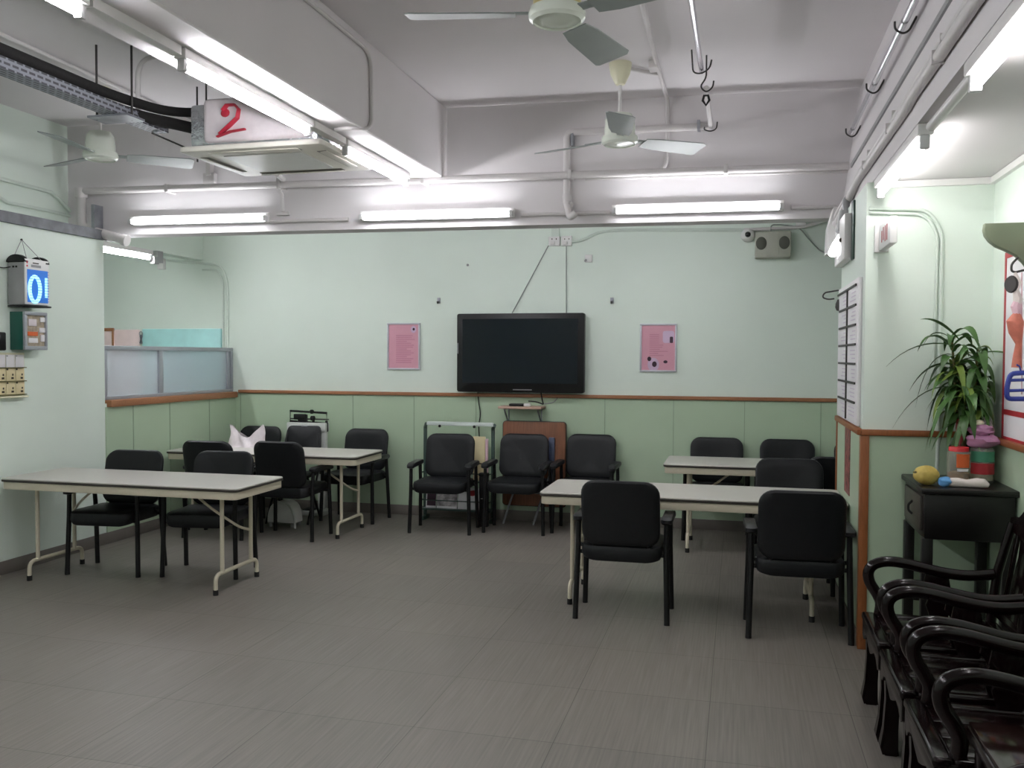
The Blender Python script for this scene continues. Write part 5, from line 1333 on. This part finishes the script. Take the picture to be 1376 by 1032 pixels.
# ------------------------------------------------------------------ rosewood armchairs along the right wall
def make_rosewood():
    t = empty('rosewood_armchair', (0, 0, 0))
    W2, D2 = 0.235, 0.27
    part('seat', MB().box(-W2, W2, -D2, D2, 0.372, 0.392, bev=0.006), M['rosewood'], t)
    for s_, (x0, x1, y0, y1) in enumerate(((-W2, W2, -D2-0.012, -D2+0.045), (-W2, W2, D2-0.045, D2), (-W2, -W2+0.045, -D2+0.045, D2-0.045), (W2-0.045, W2, -D2+0.045, D2-0.045))):
        part('seat_rail', MB().box(x0, x1, y0, y1, 0.372, 0.405, bev=0.012, seg=3), M['rosewood'], t)
    sl = MB()
    for i in range(3):
        sl.box(-W2+0.05+i*0.124, -W2+0.168+i*0.124, -D2+0.05, D2-0.05, 0.388, 0.397, bev=0.003)
    part('seat_planks', sl, M['rosewood'], t)
    # carved front skirt
    pl = [(-W2, 0.372), (W2, 0.372), (W2, 0.30), (W2-0.03, 0.285), (W2-0.07, 0.315), (W2-0.12, 0.325), (0.05, 0.30), (0, 0.285), (-0.05, 0.30), (-W2+0.12, 0.325), (-W2+0.07, 0.315), (-W2+0.03, 0.285), (-W2, 0.30)]
    part('skirt', MB().prism(pl, -D2-0.006, -D2+0.018, 'xz', bev=0.004), M['rosewood'], t)
    pl2 = [(-D2, 0.372), (D2, 0.372), (D2, 0.31), (0, 0.335), (-D2, 0.31)]
    for sx in (-1, 1):
        part('skirt', MB().prism(pl2, sx*(W2-0.01)-0.009, sx*(W2-0.01)+0.009, 'yz', bev=0.003), M['rosewood'], t)
        for sy in (-1, 1):
            x = sx*(W2-0.03); y = sy*(D2-0.035)
            out = 0.018*sy
            b = MB()
            secs = [(0.0, 0.030, 0.006), (0.03, 0.033, 0.012), (0.10, 0.027, 0.006), (0.22, 0.026, 0.0), (0.38, 0.032, 0.0)]
            ring = []
            for z, h_, o_ in secs:
                ring.append([b.bm.verts.new((x+a_*h_, y+c_*h_+o_*sy, z)) for a_, c_ in ((-1, -1), (1, -1), (1, 1), (-1, 1))])
            for A_, B_ in zip(ring, ring[1:]):
                for j in range(4): b.bm.faces.new((A_[j], A_[(j+1) % 4], B_[(j+1) % 4], B_[j]))
            b.bm.faces.new(list(reversed(ring[0]))); b.bm.faces.new(ring[-1])
            bmesh.ops.bevel(b.bm, geom=[e for e in b.bm.edges if abs(e.verts[0].co.z-e.verts[1].co.z) > 0.01], offset=0.008, segments=2, affect='EDGES')
            part('leg', b, M['rosewood'], t)
        # arm: from the back, dipping then humping, curling down to the seat front
        xa = sx*(W2-0.028)
        pts = [(xa, 0.25, 0.612), (xa, 0.15, 0.600), (xa, 0.06, 0.605), (xa, -0.03, 0.622), (xa, -0.11, 0.638), (xa, -0.18, 0.642), (xa, -0.235, 0.625), (xa, -0.258, 0.590), (xa, -0.252, 0.545), (xa, -0.225, 0.50), (xa, -0.205, 0.455), (xa, -0.21, 0.40)]
        sm_ = []
        for i in range(len(pts)-1):
            p_ = [Vector(pts[max(0, i-1)]), Vector(pts[i]), Vector(pts[i+1]), Vector(pts[min(len(pts)-1, i+2)])]
            for j in range(3):
                q_ = j/3
                sm_.append(0.5*((2*p_[1])+(-p_[0]+p_[2])*q_+(2*p_[0]-5*p_[1]+4*p_[2]-p_[3])*q_*q_+(-p_[0]+3*p_[1]-3*p_[2]+p_[3])*q_**3))
        sm_.append(Vector(pts[-1]))
        part('armrest', MB().tube(sm_, 0.024, 12), M['rosewood'], t)
        # carved panel under the arm
        pp = [(0.02, 0.40), (0.09, 0.40), (0.10, 0.46), (0.07, 0.50), (0.10, 0.54), (0.09, 0.60), (0.0, 0.60), (-0.01, 0.55), (0.02, 0.51), (0.0, 0.46)]
        part('arm_panel', MB().prism([(y_-0.02, z_) for y_, z_ in pp], xa-0.010, xa+0.010, 'yz', bev=0.004), M['rosewood'], t)
        part('back_post', MB().tube([(xa, D2-0.03, 0.38), (xa, D2-0.005, 0.62), (xa*0.98, D2+0.05, 0.84)], [0.022, 0.02, 0.018], 10), M['rosewood'], t)
    # carved back: crest, splat, rails, leaning back
    lean = lambda z: D2-0.02+(z-0.40)*0.16
    cr = [(-W2-0.015, 0.80), (-W2-0.02, 0.86), (-0.15, 0.875), (-0.09, 0.92), (0, 0.94), (0.09, 0.92), (0.15, 0.875), (W2+0.02, 0.86), (W2+0.015, 0.80), (0.12, 0.80), (0, 0.785), (-0.12, 0.80)]
    mt_ = Matrix.Translation((0, D2-0.02-0.40*0.16, 0)) @ Matrix(((1, 0, 0, 0), (0, 1, 0.16, 0), (0, 0, 1, 0), (0, 0, 0, 1)))
    part('crest_rail', MB().prism(cr, 0.0, 0.032, 'xz', bev=0.008, mtx=mt_), M['rosewood'], t)
    spl = [(-0.08, 0.45), (0.08, 0.45), (0.06, 0.54), (0.085, 0.63), (0.07, 0.72), (0.09, 0.80), (-0.09, 0.80), (-0.07, 0.72), (-0.085, 0.63), (-0.06, 0.54)]
    part('back_splat', MB().prism(spl, 0.004, 0.024, 'xz', bev=0.005, mtx=mt_), M['rosewood'], t)
    part('lower_rail', MB().box(-W2+0.02, W2-0.02, 0.0, 0.028, 0.43, 0.47, bev=0.006, mtx=mt_), M['rosewood'], t)
    for sx in (-1, 1):
        part('back_slat', MB().box(sx*0.15-0.014, sx*0.15+0.014, 0.006, 0.022, 0.46, 0.81, bev=0.004, mtx=mt_), M['rosewood'], t)
    return t
rw = make_rosewood()
for i, (x, y, lab) in enumerate(((0.835, 4.01, 'dark rosewood armchair farthest along the right wall, by the black side table'), (0.835, 3.485, 'dark rosewood armchair in the middle of the right wall row'),
                                (0.835, 2.96, 'dark rosewood armchair just beyond the rosewood tea table'), (0.835, 1.93, 'dark rosewood armchair at the bottom right corner, mostly out of the photo'))):
    c = rw if i == 0 else copy_tree(rw)
    c.location = (x, y, 0); c.rotation_euler = (0, 0, -PI/2); tag(c, lab, 'chair', 'rosewood armchairs along the right wall')
t = empty('tea_table', (0.93, 2.46, 0), 0, 'dark rosewood tea table with plank top in the bottom right corner', 'table')
x0, x1, y0, y1, zt = 0.625, 1.2, 2.26, 2.67, 0.545
part('frame', MB().box(x0, x1, y0, y1, zt-0.05, zt-0.012, bev=0.008), M['rosewood'], t, world=True)
pk = MB()
for i in range(4):
    w_ = (x1-x0-0.012)/4
    pk.box(x0+0.006+i*w_, x0+0.003+(i+1)*w_, y0+0.008, y1-0.008, zt-0.012, zt, bev=0.003)
part('plank_top', pk, M['tea_top'], t, world=True)
for lx in (x0+0.04, x1-0.04):
    for ly in (y0+0.04, y1-0.04):
        part('leg', MB().box(lx-0.022, lx+0.022, ly-0.022, ly+0.022, 0, zt-0.05, bev=0.006), M['rosewood'], t, world=True)
part('lower_shelf', MB().box(x0+0.03, x1-0.03, y0+0.03, y1-0.03, 0.14, 0.16, bev=0.004), M['rosewood'], t, world=True)

# ------------------------------------------------------------------ world and view
wd = bpy.data.worlds.new('world'); sc.world = wd; wd.use_nodes = True
wd.node_tree.nodes['Background'].inputs['Color'].default_value = (0.6, 0.65, 0.7, 1)
wd.node_tree.nodes['Background'].inputs['Strength'].default_value = 0.0
sc.view_settings.view_transform = 'Standard'
sc.view_settings.look = 'None'
sc.view_settings.exposure = 1.73
sc.view_settings.gamma = 1.0
sc.view_settings.use_curve_mapping = False
sc.cycles.use_denoising = True
sc.cycles.max_bounces = 12
sc.cycles.diffuse_bounces = 8
sc.cycles.sample_clamp_indirect = 10.0
sc.cycles.transparent_max_bounces = 16
